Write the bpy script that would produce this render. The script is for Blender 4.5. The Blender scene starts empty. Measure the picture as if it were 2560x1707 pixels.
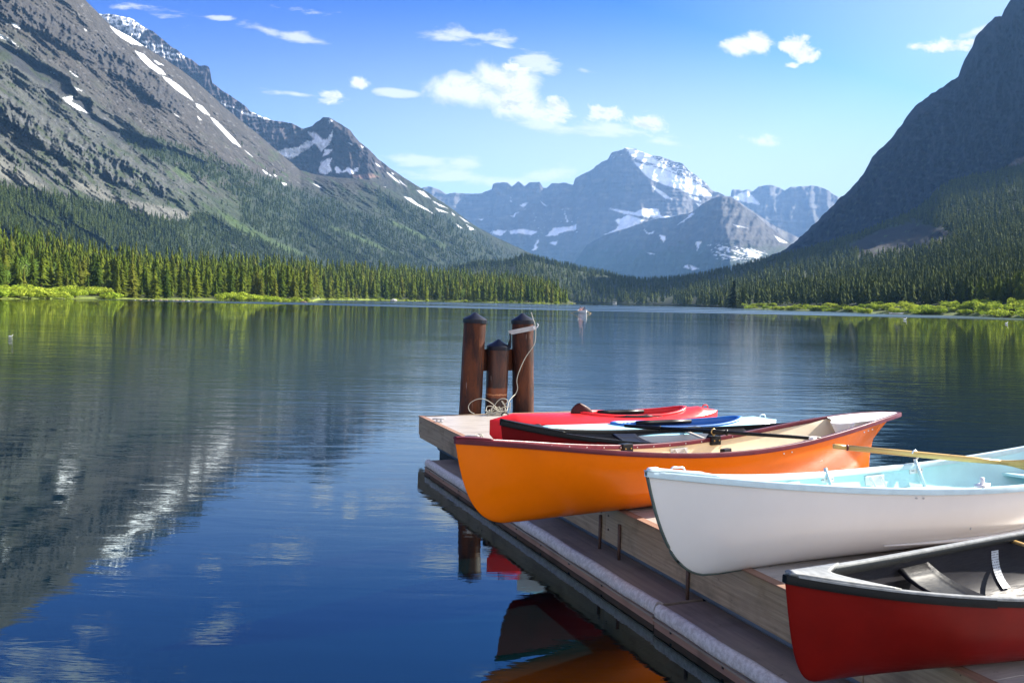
import bpy, bmesh, math, random
import numpy as np
from mathutils import Vector, Matrix

# ------------------------------------------------------------------ camera, sky, sun, exposure
scene = bpy.context.scene
COL = scene.collection
F, CX, CY, CAMH, DK = 2200.0, 1280.0, 750.0, 2.10, 0.50
ROLL = math.atan(.02095)
RC, RS = math.cos(ROLL), math.sin(ROLL)
SUN_AZ, SUN_EL = math.radians(62), math.radians(31)      # azimuth to the right of the view, elevation

cam_d = bpy.data.cameras.new('camera'); cam = bpy.data.objects.new('camera', cam_d); COL.objects.link(cam)
cam_d.sensor_width = 36.0; cam_d.lens = 36.0 * F / 2560.0
cam_d.shift_y = -(853.5 - CY) / 2560.0
cam_d.clip_start = 0.05; cam_d.clip_end = 60000
cam.matrix_world = Matrix.Translation((0, 0, CAMH)) @ Matrix.Rotation(math.pi / 2, 4, 'X') @ Matrix.Rotation(ROLL, 4, 'Z')
scene.camera = cam

SKY_STRENGTH = 0.056
world = bpy.data.worlds.new("World"); scene.world = world; world.use_nodes = True
sun_d = bpy.data.lights.new('sun', 'SUN'); sun_d.energy = 5.0; sun_d.angle = math.radians(0.55); sun_d.color = (1, .93, .82)
sun = bpy.data.objects.new('sun', sun_d); COL.objects.link(sun)
sdir = Vector((math.sin(SUN_AZ) * math.cos(SUN_EL), math.cos(SUN_AZ) * math.cos(SUN_EL), math.sin(SUN_EL)))
sun.rotation_euler = sdir.to_track_quat('Z', 'Y').to_euler()
sun.location = sdir * 50
scene.view_settings.view_transform = 'Standard'; scene.view_settings.look = 'None'
scene.view_settings.exposure = 1.88; scene.view_settings.gamma = 1.0
scene.view_settings.use_curve_mapping = False
scene.cycles.use_denoising = True
scene.cycles.max_bounces = 8; scene.cycles.diffuse_bounces = 3; scene.cycles.glossy_bounces = 4
scene.cycles.volume_bounces = 1; scene.cycles.transparent_max_bounces = 8
scene.cycles.sample_clamp_indirect = 6.0

# ------------------------------------------------------------------ helpers
class NT:
    """tiny node-tree writer"""
    def __init__(s, tree): s.t = tree; s.n = tree.nodes; s.l = tree.links
    def node(s, typ, **kw):
        n = s.n.new(typ)
        for k, v in kw.items(): setattr(n, k, v)
        return n
    def put(s, sock, v):
        if isinstance(v, bpy.types.NodeSocket): s.l.new(v, sock)
        elif v is not None: sock.default_value = v
    def math(s, op, a, b=None, c=None, clamp=False):
        n = s.node('ShaderNodeMath', operation=op, use_clamp=clamp)
        s.put(n.inputs[0], a); s.put(n.inputs[1], b)
        if c is not None: s.put(n.inputs[2], c)
        return n.outputs[0]
    def smooth(s, v, a, b, lo=0., hi=1.):
        n = s.node('ShaderNodeMapRange', interpolation_type='SMOOTHSTEP')
        s.put(n.inputs[0], v); n.inputs[1].default_value = a; n.inputs[2].default_value = b
        n.inputs[3].default_value = lo; n.inputs[4].default_value = hi
        return n.outputs[0]
    def mix(s, f, a, b, blend='MIX'):
        n = s.node('ShaderNodeMix', data_type='RGBA', blend_type=blend)
        s.put(n.inputs[0], f)
        for i, v in ((6, a), (7, b)):
            if isinstance(v, (tuple, list)) and len(v) == 3: v = (*v, 1)
            s.put(n.inputs[i], v)
        return n.outputs[2]
    def noise(s, vec, scale, detail=4, rough=.55, dist=0., dim='3D'):
        n = s.node('ShaderNodeTexNoise', noise_dimensions=dim)
        s.put(n.inputs['Vector'], vec); n.inputs['Scale'].default_value = scale
        n.inputs['Detail'].default_value = detail; n.inputs['Roughness'].default_value = rough
        n.inputs['Distortion'].default_value = dist
        return n.outputs[0]
    def mapping(s, vec, scale=(1, 1, 1), rot=(0, 0, 0), loc=(0, 0, 0)):
        n = s.node('ShaderNodeMapping'); s.put(n.inputs[0], vec)
        n.inputs['Location'].default_value = loc; n.inputs['Rotation'].default_value = rot; n.inputs['Scale'].default_value = scale
        return n.outputs[0]
    def bump(s, h, strength, dist, normal=None):
        n = s.node('ShaderNodeBump'); s.put(n.inputs['Height'], h)
        n.inputs['Strength'].default_value = strength; n.inputs['Distance'].default_value = dist
        if normal is not None: s.put(n.inputs['Normal'], normal)
        return n.outputs[0]

def mat(name, color=(.5, .5, .5), rough=.5, metallic=0., spec=.5, coat=0., build=None, **kw):
    m = bpy.data.materials.new(name); m.use_nodes = True
    t = NT(m.node_tree); p = m.node_tree.nodes['Principled BSDF']
    p.inputs['Base Color'].default_value = (*color, 1); p.inputs['Roughness'].default_value = rough
    p.inputs['Metallic'].default_value = metallic; p.inputs['Specular IOR Level'].default_value = spec
    p.inputs['Coat Weight'].default_value = coat; p.inputs['Coat Roughness'].default_value = .08
    if build: build(t, p)
    return m

def coords(t, kind='Object'): return t.node('ShaderNodeTexCoord').outputs[kind]

def painted(name, color, rough=.3, wear=.25, scale=6, coat=0., spec=.5, bump=.0, stain=(.5, .45, .4), amount=.5):
    """gelcoat, paint or plastic with faint uneven tone, scuffs and streaks"""
    def b(t, p):
        c = coords(t); n1 = t.noise(c, scale, 5, .6); n2 = t.noise(t.mapping(c, (1, 6, 14)), scale * 2.4, 5, .7)
        dark = tuple(x * (1 - wear) for x in color)
        col = t.mix(t.smooth(n1, .3, .75), color, dark)
        n3 = t.noise(t.mapping(c, (3, 9, 30)), 9, 6, .75)
        scuff = t.math('MULTIPLY', t.smooth(n3, .64, .76), amount * (.8 if coat else 1.))
        col = t.mix(scuff, col, tuple((a * .45 + s_ * .55) for a, s_ in zip(color, stain)))
        t.put(p.inputs['Base Color'], col)
        r = t.smooth(n2, .25, .8, rough * (.95 if coat else .8), min(1, rough * (1.1 if coat else 1.5)))
        t.put(p.inputs['Roughness'], r)
        n4 = t.noise(c, 3.2, 2, .5)
        h = t.math('ADD', t.math('MULTIPLY', n4, 1.0), t.math('MULTIPLY', n2, bump if coat else .03 + bump))
        t.put(p.inputs['Normal'], t.bump(h, .22, .02))
    return mat(name, color, rough, spec=spec, coat=coat, build=b)

def px_dir(px, py):
    u, v = px - CX, py - CY
    return u * RC + v * RS, -u * RS + v * RC
def U(px, py, Y):
    """the point of the place seen at photo pixel (px, py) at distance Y"""
    a, b = px_dir(px, py)
    return Vector((a * Y / F, Y, CAMH - b * Y / F))
def G(px, py, z=0.):
    a, b = px_dir(px, py); Y = (CAMH - z) * F / b
    return Vector((a * Y / F, Y, z))
def proj(P):
    P = np.asarray(P, float).reshape(-1, 3)
    a = F * P[:, 0] / P[:, 1]; b = F * (CAMH - P[:, 2]) / P[:, 1]
    return np.stack([CX + a * RC - b * RS, CY + a * RS + b * RC], 1)

def tag(o, label=None, cat=None, group=None, kind=None):
    if label: o['label'] = label
    if cat: o['category'] = cat
    if group: o['group'] = group
    if kind: o['kind'] = kind
    return o
def empty(name, loc=(0, 0, 0), rz=0., rx=0., label=None, cat=None, group=None):
    o = bpy.data.objects.new(name, None); COL.objects.link(o); o.empty_display_size = .2
    o.location = loc; o.rotation_euler = (rx, 0, rz)
    return tag(o, label, cat, group)

class MB:
    """collects polygons and links them as one mesh object"""
    def __init__(s): s.v = []; s.f = []; s.mi = []; s.cur = 0
    def add(s, vs, fs):
        k = len(s.v); s.v += [tuple(v) for v in vs]; s.f += [tuple(i + k for i in f) for f in fs]; s.mi += [s.cur] * len(fs); return s
    def box(s, c, h, rz=0., M=None):
        vs = []
        for x in (-1, 1):
            for y in (-1, 1):
                for z in (-1, 1):
                    v = Vector((x * h[0], y * h[1], z * h[2]))
                    v = Matrix.Rotation(rz, 3, 'Z') @ v if M is None else M @ v
                    vs.append(v + Vector(c))
        return s.add(vs, [(0, 1, 3, 2), (4, 6, 7, 5), (0, 4, 5, 1), (2, 3, 7, 6), (0, 2, 6, 4), (1, 5, 7, 3)])
    def tube(s, pts, r, n=8, cap=True, flat=None):
        pts = [Vector(p) for p in pts]; m = len(pts); rr = r if hasattr(r, '__len__') else [r] * m
        vs = []; up = None
        for i, p in enumerate(pts):
            d = (pts[min(i + 1, m - 1)] - pts[max(i - 1, 0)]).normalized()
            if up is None or abs(up.dot(d)) > .95:
                up = Vector((0, 0, 1)) if abs(d.z) < .9 else Vector((1, 0, 0))
            a = d.cross(up).normalized(); b = a.cross(d).normalized()
            if flat is None: up = b
            for k in range(n):
                w = 2 * math.pi * k / n
                vs.append(p + (a * math.cos(w) + b * math.sin(w) * (flat if flat else 1)) * rr[i])
        fs = [(i * n + k, i * n + (k + 1) % n, (i + 1) * n + (k + 1) % n, (i + 1) * n + k) for i in range(m - 1) for k in range(n)]
        if cap: fs += [tuple(range(n))[::-1], tuple((m - 1) * n + k for k in range(n))]
        return s.add(vs, fs)
    def lathe(s, prof, n=24, c=(0, 0, 0)):
        vs = [(c[0] + r * math.cos(2 * math.pi * k / n), c[1] + r * math.sin(2 * math.pi * k / n), c[2] + z) for r, z in prof for k in range(n)]
        fs = [(i * n + k, i * n + (k + 1) % n, (i + 1) * n + (k + 1) % n, (i + 1) * n + k) for i in range(len(prof) - 1) for k in range(n)]
        return s.add(vs, fs)
    def grid(s, P, flip=False, closed=False):
        P = [[tuple(v) for v in row] for row in P]; R, Cn = len(P), len(P[0])
        vs = [v for row in P for v in row]; fs = []
        for i in range(R - 1):
            for j in range(Cn if closed else Cn - 1):
                a, b, c, d = i * Cn + j, i * Cn + (j + 1) % Cn, (i + 1) * Cn + (j + 1) % Cn, (i + 1) * Cn + j
                fs.append((a, d, c, b) if flip else (a, b, c, d))
        return s.add(vs, fs)
    def build(s, name, m=None, parent=None, smooth=True, bevel=0., sub=0, solid=0., weld=False, autos=None):
        me = bpy.data.meshes.new(name); me.from_pydata(s.v, [], s.f)
        ms = m if isinstance(m, (list, tuple)) else [m]
        for x in ms:
            if x: me.materials.append(x)
        if len(ms) > 1: me.polygons.foreach_set('material_index', s.mi)
        if weld:
            bm = bmesh.new(); bm.from_mesh(me); bmesh.ops.remove_doubles(bm, verts=bm.verts, dist=1e-5); bm.to_mesh(me); bm.free()
        if smooth:
            me.polygons.foreach_set('use_smooth', [True] * len(me.polygons))
            if autos is not None: me.set_sharp_from_angle(angle=math.radians(autos))
        me.update()
        o = bpy.data.objects.new(name, me); COL.objects.link(o)
        if parent: o.parent = parent
        if solid: md = o.modifiers.new('solid', 'SOLIDIFY'); md.thickness = solid; md.offset = -1
        if bevel: md = o.modifiers.new('bevel', 'BEVEL'); md.width = bevel; md.segments = 2; md.limit_method = 'ANGLE'
        if sub: md = o.modifiers.new('sub', 'SUBSURF'); md.levels = sub; md.render_levels = sub
        return o

# numpy gradient noise
_rng = np.random.default_rng(7)
_perm = _rng.permutation(512); _ang = _rng.random(512) * 2 * np.pi; _gx, _gy = np.cos(_ang), np.sin(_ang)
def perlin(x, y, seed=0):
    xi = np.floor(x).astype(int); yi = np.floor(y).astype(int); xf = x - xi; yf = y - yi
    u = xf * xf * xf * (xf * (xf * 6 - 15) + 10); v = yf * yf * yf * (yf * (yf * 6 - 15) + 10)
    def g(ix, iy, dx, dy):
        h = _perm[(_perm[(ix + seed * 37) & 511] + iy) & 511]; return _gx[h] * dx + _gy[h] * dy
    a = g(xi, yi, xf, yf); b = g(xi + 1, yi, xf - 1, yf); c = g(xi, yi + 1, xf, yf - 1); d = g(xi + 1, yi + 1, xf - 1, yf - 1)
    return (a * (1 - u) + b * u) * (1 - v) + (c * (1 - u) + d * u) * v
def fbm(x, y, o=5, seed=0, gain=.5):
    s = 0; a = 1; t = 0
    for i in range(o):
        s = s + a * perlin(x * 2 ** i, y * 2 ** i, seed + i); t += a; a *= gain
    return s / t * 1.6
def ridged(x, y, o=5, seed=0, gain=.55):
    s = 0; a = 1; t = 0
    for i in range(o):
        s = s + a * (1 - np.abs(perlin(x * 2 ** i, y * 2 ** i, seed + i)) * 2.2); t += a; a *= gain
    return s / t
def sstep(x, a, b): t = np.clip((x - a) / (b - a), 0, 1); return t * t * (3 - 2 * t)
def poly_in(px, py, pts, soft=2.0):
    """signed-distance mask of a polygon, 1 inside"""
    pts = np.asarray(pts, float); n = len(pts); d = np.full(px.shape, 1e9); ins = np.zeros(px.shape, bool)
    for i in range(n):
        x0, y0 = pts[i]; x1, y1 = pts[(i + 1) % n]; dx, dy = x1 - x0, y1 - y0
        t = np.clip(((px - x0) * dx + (py - y0) * dy) / (dx * dx + dy * dy + 1e-9), 0, 1)
        d = np.minimum(d, np.hypot(px - x0 - t * dx, py - y0 - t * dy))
        c = ((y0 > py) != (y1 > py)); ins ^= c & (px < (x1 - x0) * (py - y0) / (y1 - y0 + 1e-12) + x0)
    sd = np.where(ins, d, -d)
    return sstep(sd, -soft, soft)
def z3(pts, k=2.613): return [(x / k, y / k) for x, y in pts]
def z4(pts): return [(600 + x / 2.904, 250 + y / 2.904) for x, y in pts]
def z5(pts): return [(1000 + x / 2.138, 350 + y / 2.138) for x, y in pts]
def z6(pts): return [(1700 + x / 1.9116, y / 1.9116) for x, y in pts]
def interp(x, pts): p = np.asarray(pts, float); return np.interp(x, p[:, 0], p[:, 1])

# ------------------------------------------------------------------ sky with clouds
def make_world():
    t = NT(world.node_tree); t.n.clear()
    sky = t.node('ShaderNodeTexSky', sky_type='NISHITA', sun_disc=False)
    sky.sun_elevation = SUN_EL; sky.sun_rotation = SUN_AZ; sky.altitude = 1500
    sky.air_density = 1.0; sky.dust_density = 1.1; sky.ozone_density = 3.2
    d = t.node('ShaderNodeTexCoord').outputs['Generated']
    sep = t.node('ShaderNodeSeparateXYZ'); t.l.new(d, sep.inputs[0])
    yy = t.math('MAXIMUM', sep.outputs[1], .02)
    u = t.math('DIVIDE', sep.outputs[0], yy); v = t.math('DIVIDE', sep.outputs[2], yy)   # tangent-plane coordinates of the sky direction
    comb = t.node('ShaderNodeCombineXYZ'); t.put(comb.inputs[0], u); t.put(comb.inputs[1], v)
    uv = comb.outputs[0]
    n1 = t.noise(t.mapping(uv, (1, 1.35, 1)), 24, 10, .66, .5); n2 = t.noise(t.mapping(uv, (1, 3.2, 1)), 11, 7, .6, .3)
    n1s = t.math('MULTIPLY', t.math('SUBTRACT', n1, .5), 9.); n2s = t.math('MULTIPLY', t.math('SUBTRACT', n2, .5), 8.)
    puff = wisp = None
    def blob(cx, cy, rx, ry, rot, amp, kind):
        nonlocal puff, wisp
        a, b = px_dir(cx, cy)
        mp = t.node('ShaderNodeMapping'); mp.vector_type = 'TEXTURE'; t.l.new(uv, mp.inputs[0])
        mp.inputs['Location'].default_value = (a / F, -b / F, 0); mp.inputs['Rotation'].default_value = (0, 0, -rot - ROLL)
        mp.inputs['Scale'].default_value = (rx / F, ry / F, 1)
        ln = t.node('ShaderNodeVectorMath', operation='LENGTH'); t.l.new(mp.outputs[0], ln.inputs[0])
        e = t.math('SUBTRACT', 1.0, ln.outputs['Value'])
        val = t.math('ADD', t.math('MAXIMUM', e, -2.), t.math('MULTIPLY', n1s if kind == 'p' else n2s, amp))
        if kind == 'p': puff = val if puff is None else t.math('MAXIMUM', puff, val)
        else: wisp = val if wisp is None else t.math('MAXIMUM', wisp, val)
    D = 2560 / 2352
    for cx, cy, rx, ry, rot, amp in [
        (1072, 210, 112, 46, .05, .17), (1155, 185, 88, 52, .1, .20), (1190, 235, 92, 46, .25, .22), (1285, 240, 55, 26, .1, .5), (1170, 158, 50, 22, .1, .5),
        (1265, 268, 80, 24, .2, .55), (1702, 108, 52, 26, -.05, .34), (1735, 98, 42, 28, 0, .34), (1838, 112, 42, 28, .35, .5), (1850, 125, 36, 22, .1, .5), (1818, 152, 22, 9, 0, .45),
        (830, 193, 28, 15, .05, .45), (762, 222, 38, 19, -.1, .5), (1753, 325, 50, 17, .1, .3), (2110, 106, 48, 14, .05, .45), (2190, 106, 80, 17, -.1, .4),
        (1390, 262, 50, 22, .1, .6), (1480, 285, 70, 22, .1, .6), (600, -330, 190, 50, -.35, .7), (380, -420, 120, 40, .1, .7)]:
        blob(cx * D, cy * D, rx * D, ry * D, rot, amp, 'p')
    for cx, cy, rx, ry, rot, amp in [
        (1085, 82, 90, 22, .15, .75), (1040, 90, 70, 12, .1, .7), (1150, 105, 40, 10, .2, .7), (608, 68, 60, 13, .25, .7), (685, 86, 75, 13, .12, .6), (920, 215, 55, 9, .05, .6),
        (1420, 305, 120, 26, .15, .75), (1250, 285, 80, 18, .15, .7), (1240, 145, 70, 22, .4, .8), (1338, 160, 26, 8, .1, .7), (370, 40, 85, 20, .1, .9), (512, 42, 35, 6, 0, .8),
        (960, 372, 120, 14, .02, .7), (1080, 372, 80, 18, -.1, .7), (1040, 410, 190, 22, 0, .7), (1270, 400, 90, 22, 0, .7), (2260, 68, 50, 9, -.3, .7), (690, 217, 90, 8, .05, .8),
        (1510, 325, 70, 12, .05, .7), (-100, -300, 500, 60, .3, .8), (1100, -260, 160, 30, .2, .8)]:
        blob(cx * D, cy * D, rx * D, ry * D, rot, amp, 'w')
    mp_ = t.smooth(puff, -.05, .62); mw = t.math('MULTIPLY', t.smooth(wisp, -.1, .9), .72)
    m = t.math('MAXIMUM', mp_, mw)
    m = t.math('MULTIPLY', m, t.smooth(sep.outputs[1], .1, .3))
    # cloud colour: sunlit white and lilac shading painted in by shifted noise
    thick = t.smooth(puff, .45, 1.3)
    n1b = t.noise(t.mapping(uv, (1, 1.35, 1), (0, 0, 0), (-.010, -.014, 0)), 24, 10, .66, .5); rel = t.math('SUBTRACT', n1b, n1)
    cc = t.mix(t.math('MULTIPLY', t.smooth(puff, .1, .8), t.smooth(rel, -.03, .10)), (1.02, 1.0, .98), (.70, .70, .84))
    em = t.node('ShaderNodeMix', data_type='RGBA', blend_type='MULTIPLY'); em.inputs[0].default_value = 1
    t.put(em.inputs[6], cc); em.inputs[7].default_value = (5.7, 5.7, 5.7, 1)
    sc_ = t.node('ShaderNodeSeparateColor'); t.l.new(sky.outputs[0], sc_.inputs[0]); cc_ = t.node('ShaderNodeCombineColor')
    for k, (a_, e_) in enumerate(((.128, 2.6), (.188, 2.35), (.206, 1.2))): t.put(cc_.inputs[k], t.math('MULTIPLY', t.math('MINIMUM', t.math('POWER', t.math('MULTIPLY', sc_.outputs[k], a_), e_), 1.5), 4.8))
    skyc = cc_.outputs[0]
    veil = t.math('MULTIPLY', t.smooth(v, .37, .11), t.smooth(u, -.55, .25, .38, .95)); veil = t.math('MAXIMUM', veil, t.smooth(u, .02, .85, 0., .8))
    skyc = t.mix(veil, skyc, (4.5, 4.9, 5.1))
    back = t.math('MULTIPLY', t.math('MULTIPLY', t.smooth(sep.outputs[1], .15, -.5), t.smooth(sep.outputs[2], .62, .30)), t.smooth(t.noise(d, 2.2, 5, .6), .3, .6, .45, 1.)); skyc = t.mix(back, skyc, (11.5, 10.6, 9.7))     # unseen bright cloud added behind the viewer as fill light
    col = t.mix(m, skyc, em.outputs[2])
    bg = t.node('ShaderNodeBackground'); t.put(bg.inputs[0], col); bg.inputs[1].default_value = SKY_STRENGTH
    out = t.node('ShaderNodeOutputWorld'); t.l.new(bg.outputs[0], out.inputs[0])
make_world()
# ------------------------------------------------------------------ terrain
def grid_mesh(name, X, Y, Z, col=None, m=None, label=None):
    R_, C_ = X.shape; me = bpy.data.meshes.new(name)
    co = np.stack([X, Y, Z], -1).reshape(-1, 3).astype(np.float32)
    idx = np.arange(R_ * C_).reshape(R_, C_)
    q = np.stack([idx[:-1, :-1], idx[:-1, 1:], idx[1:, 1:], idx[1:, :-1]], -1).reshape(-1, 4)
    me.vertices.add(len(co)); me.vertices.foreach_set('co', co.ravel())
    me.loops.add(q.size); me.loops.foreach_set('vertex_index', q.ravel().astype(np.int32))
    me.polygons.add(len(q)); me.polygons.foreach_set('loop_start', np.arange(0, q.size, 4, dtype=np.int32))
    me.polygons.foreach_set('loop_total', np.full(len(q), 4, np.int32)); me.polygons.foreach_set('use_smooth', np.ones(len(q), bool))
    me.update(calc_edges=True)
    if col is not None:
        a = me.color_attributes.new('tone', 'FLOAT_COLOR', 'POINT')
        a.data.foreach_set('color', np.concatenate([col.reshape(-1, 3), np.ones((R_ * C_, 1))], 1).astype(np.float32).ravel())
    me.materials.append(m)
    o = bpy.data.objects.new(name, me); COL.objects.link(o); o['kind'] = 'structure'
    return o

def terrain_mat(name, scale, amt=.35, bump=.6, bd=6.):
    def b(t, p):
        at = t.node('ShaderNodeAttribute', attribute_name='tone').outputs['Color']
        c = coords(t)
        n = t.noise(c, scale, 8, .68); n2 = t.noise(t.mapping(c, (1, 1, .35)), scale * 3.3, 6, .7)
        f = t.math('ADD', t.math('MULTIPLY', t.smooth(n, .3, .7), .6), t.math('MULTIPLY', t.smooth(n2, .3, .7), .4))
        lo = t.mix(1.0, at, (1 - amt, 1 - amt, 1 - amt * .95), 'MULTIPLY'); hi = t.mix(1.0, at, (1 + amt, 1 + amt, 1 + amt), 'MULTIPLY')
        t.put(p.inputs['Base Color'], t.mix(f, lo, hi))
        t.put(p.inputs['Normal'], t.bump(t.math('ADD', n, t.math('MULTIPLY', n2, .4)), bump, bd))
    return mat(name, rough=.95, spec=.15, build=b)

class Sheet:
    """a mountain face: silhouette, foot line, depth at foot and ridge, relief and colours; it has a back slope too"""
    def __init__(s, sil, base, Yb, Yr, gp=1., relief=None, rough_sil=2.):
        s.sil, s.base, s.Yb, s.Yr, s.gp, s.relief, s.rs = sil, base, Yb, Yr, gp, relief, rough_sil
    def tops(s, px): return interp(px, s.sil) + s.rs * fbm(px / 19., px * 0 + 3.3, 4, 5)
    def depth(s, px, py):
        ys = interp(px, s.sil); yb = interp(px, s.base)
        r = np.clip((yb - py) / np.maximum(yb - ys, 4.), -.1, 1.)
        Y = interp(px, s.Yb) + (interp(px, s.Yr) - interp(px, s.Yb)) * np.sign(r) * np.abs(r) ** s.gp
        if s.relief is not None: Y = Y - s.relief(px, py, r)
        return Y
    def world(s, px, py, Y):
        u, v = px - CX, py - CY; a = u * RC + v * RS; b = -u * RS + v * RC
        return a * Y / F, Y, CAMH - b * Y / F
    def build(s, name, m, x0, x1, dx, rows, color, back=.35):
        px1 = np.arange(x0, x1 + dx, dx, float); top = s.tops(px1); bot = interp(px1, s.base)
        r = np.linspace(0, 1, rows)[:, None]
        PX = np.repeat(px1[None], rows, 0); PY = bot + (np.minimum(top, bot - 2) - bot) * r
        Y = s.depth(PX, PY); X, Yw, Z = s.world(PX, PY, Y)
        col = color(PX, PY, np.repeat(r, len(px1), 1))
        # back slope
        bx, by, bz = [], [], []
        for k in (1, 2, 3, 4):
            f = k / 4.; bx.append(X[-1] * (1 + back * f)); by.append(Yw[-1] * (1 + back * f)); bz.append(Z[-1] * (1 - f ** 1.3) - 20 * f)
        X = np.vstack([X] + bx); Yw = np.vstack([Yw] + by); Z = np.vstack([Z] + bz); col = np.concatenate([col] + [col[-1:]] * 4, 0)
        s.obj = grid_mesh(name, X, Yw, Z, col, m); return s.obj

def lerp3(a, b, m): return a + (np.asarray(b) - a) * m[..., None]
def C3(shape, c): return np.ones(shape + (3,)) * np.asarray(c)

SNOW = (.80, .83, .88)
# --- far range: the big snow-faced mountain and the toothed ridge
SIL_FAR = z5([(-400, 330), (60, 300), (125, 255), (160, 252), (200, 258), (250, 290), (290, 283), (380, 288), (440, 285), (490, 265), (497, 235), (530, 228), (575, 230), (597, 250), (630, 223), (665, 248), (690, 228), (745, 224), (765, 255), (785, 255), (810, 232), (890, 228), (925, 243), (935, 208), (985, 180), (1035, 155), (1047, 140), (1075, 118), (1110, 105), (1130, 70), (1190, 52), (1203, 40), (1260, 50), (1340, 80), (1430, 100), (1510, 130), (1560, 175), (1640, 235), (1662, 265), (1720, 290), (1800, 320), (2000, 460), (2300, 600), (2900, 660)])
def crease(px, py, pts, k):
    """how far the face stands back from the rib that runs through pts (x at given y)"""
    p = np.asarray(pts, float); cx = np.interp(py, p[:, 0], p[:, 1]); d = px - cx
    return np.where(d < 0, -d * k[0], d * k[1])
def rel_far(px, py, r):
    c = crease(px, py, [(369, 1563), (440, 1610), (490, 1645), (540, 1600), (640, 1500)], (3.2, -1.0))
    g = ridged((px + .25 * py) / 60., (py - .1 * px) / 150., 5, 11) * 110 + ridged(px / 23., py / 60., 4, 14) * 45
    bands = fbm(px / 110., py / 9., 4, 9) * 24
    return -np.clip(c, -700, 1500) * .8 + (g + bands) * sstep(r, 0, .15)
far = Sheet(SIL_FAR, [(500, 745), (3000, 780)], [(500, 7000), (3000, 7000)], [(900, 8300), (1563, 8300), (3000, 8800)], 1.1, rel_far, 3.)
def col_far(px, py, r):
    n = fbm(px / 30., py / 12., 5, 21); n2 = fbm(px / 9., py / 7., 4, 22)
    c = C3(px.shape, (.115, .11, .115)); c = lerp3(c, (.17, .155, .145), sstep(n, .0, .5)); c = lerp3(c, (.06, .075, .05), sstep(py + 60 * n, 560, 680) * .8)
    w = 5 * n2; qx, qy = px + w, py + w * .6
    def sn(pts, soft=1.6, thr=None):
        nonlocal c
        m = poly_in(qx, qy, z5(pts), soft)
        if thr is not None: m = m * sstep(fbm(px / 6., py / 3.5, 4, 31), thr - .15, thr + .15)
        c = lerp3(c, SNOW, m)
    for p in ([(1205, 40), (1260, 48), (1340, 80), (1370, 110), (1440, 150), (1480, 180), (1400, 150), (1350, 125), (1300, 115), (1240, 85)],
              [(1250, 118), (1340, 140), (1430, 165), (1540, 215), (1640, 265), (1665, 300), (1600, 300), (1540, 285), (1500, 265), (1410, 240), (1330, 205), (1290, 165)],
              [(1345, 245), (1400, 275), (1455, 318), (1420, 315), (1370, 275)], [(1545, 295), (1600, 310), (1610, 330), (1560, 315)], [(1585, 340), (1612, 345), (1605, 360)],
              [(1110, 365), (1250, 385), (1310, 365), (1380, 370), (1400, 410), (1330, 415), (1200, 395)],
              [(1150, 430), (1220, 400), (1310, 430), (1250, 460), (1180, 485), (1095, 508), (1150, 480), (1170, 455)],
              [(1340, 430), (1400, 410), (1500, 405), (1560, 388), (1510, 418), (1400, 422)],
              [(480, 495), (520, 480), (570, 485), (540, 515)], [(580, 485), (650, 475), (735, 490), (700, 508), (640, 500), (590, 505)],
              [(780, 515), (820, 470), (900, 465), (945, 450), (940, 480), (880, 490), (840, 510)], [(640, 350), (680, 335), (660, 360)], [(755, 330), (785, 355), (765, 345)],
              [(590, 410), (635, 385), (610, 412)], [(795, 550), (845, 540), (830, 562)], [(705, 595), (740, 520), (727, 590)], [(880, 380), (900, 440), (892, 440)], [(590, 330), (600, 295), (596, 330)],
              [(1245, 700), (1265, 710), (1350, 668), (1390, 680), (1380, 700), (1340, 690), (1285, 730), (1245, 728)], [(1370, 690), (1400, 672), (1450, 690), (1400, 700)], [(420, 425), (445, 418), (440, 430)]): sn(p)
    sn([(1205, 45), (1350, 80), (1520, 140), (1640, 240), (1600, 260), (1400, 170), (1250, 110)], 3, .12)
    sn([(1100, 110), (1200, 50), (1250, 120), (1200, 120)], 3, .5); sn([(600, 360), (950, 360), (950, 520), (600, 520)], 5, .55)
    return c
M_FAR = terrain_mat('far_rock', .012, .22, .5, 14.)
far.build('far_mountain', M_FAR, 560, 2500, 3.0, 190, col_far)

SIL_D = z5([(1500, 420), (1700, 300), (1768, 300), (1773, 265), (1800, 262), (1830, 268), (1865, 262), (1885, 278), (1920, 250), (1970, 241), (2030, 255), (2055, 272), (2090, 252), (2180, 245), (2230, 245), (2290, 270), (2340, 305), (2500, 420), (2900, 500)])
dr = Sheet(SIL_D, [(1500, 700), (3000, 700)], [(1500, 9300), (3000, 9300)], [(1500, 10400), (3000, 10400)], 1., lambda px, py, r: (ridged(px / 45., py / 130., 5, 41) * 150 + 30 * fbm(px / 90., py / 9., 4, 3)) * sstep(r, 0, .1), 3.)
def col_d(px, py, r):
    n = fbm(px / 40., py / 9., 5, 51); c = C3(px.shape, (.13, .125, .125)); c = lerp3(c, (.19, .18, .17), sstep(n, 0, .5)); w = 4 * fbm(px / 9., py / 7., 3, 52)
    for p in ([(1775, 312), (1830, 278), (1860, 275), (1925, 345), (1850, 335)], [(1920, 420), (1975, 440), (1950, 452)], [(1730, 300), (1775, 305), (1800, 318), (1750, 310)]):
        c = lerp3(c, SNOW, poly_in(px + w, py + w, z5(p), 1.6))
    c = lerp3(c, SNOW, sstep(fbm(px / 7., py / 5., 3, 53), .5, .6) * (py < 490) * .8)
    return c
dr.build('distant_range', M_FAR, 1700, 2300, 3.0, 90, col_d)

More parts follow.
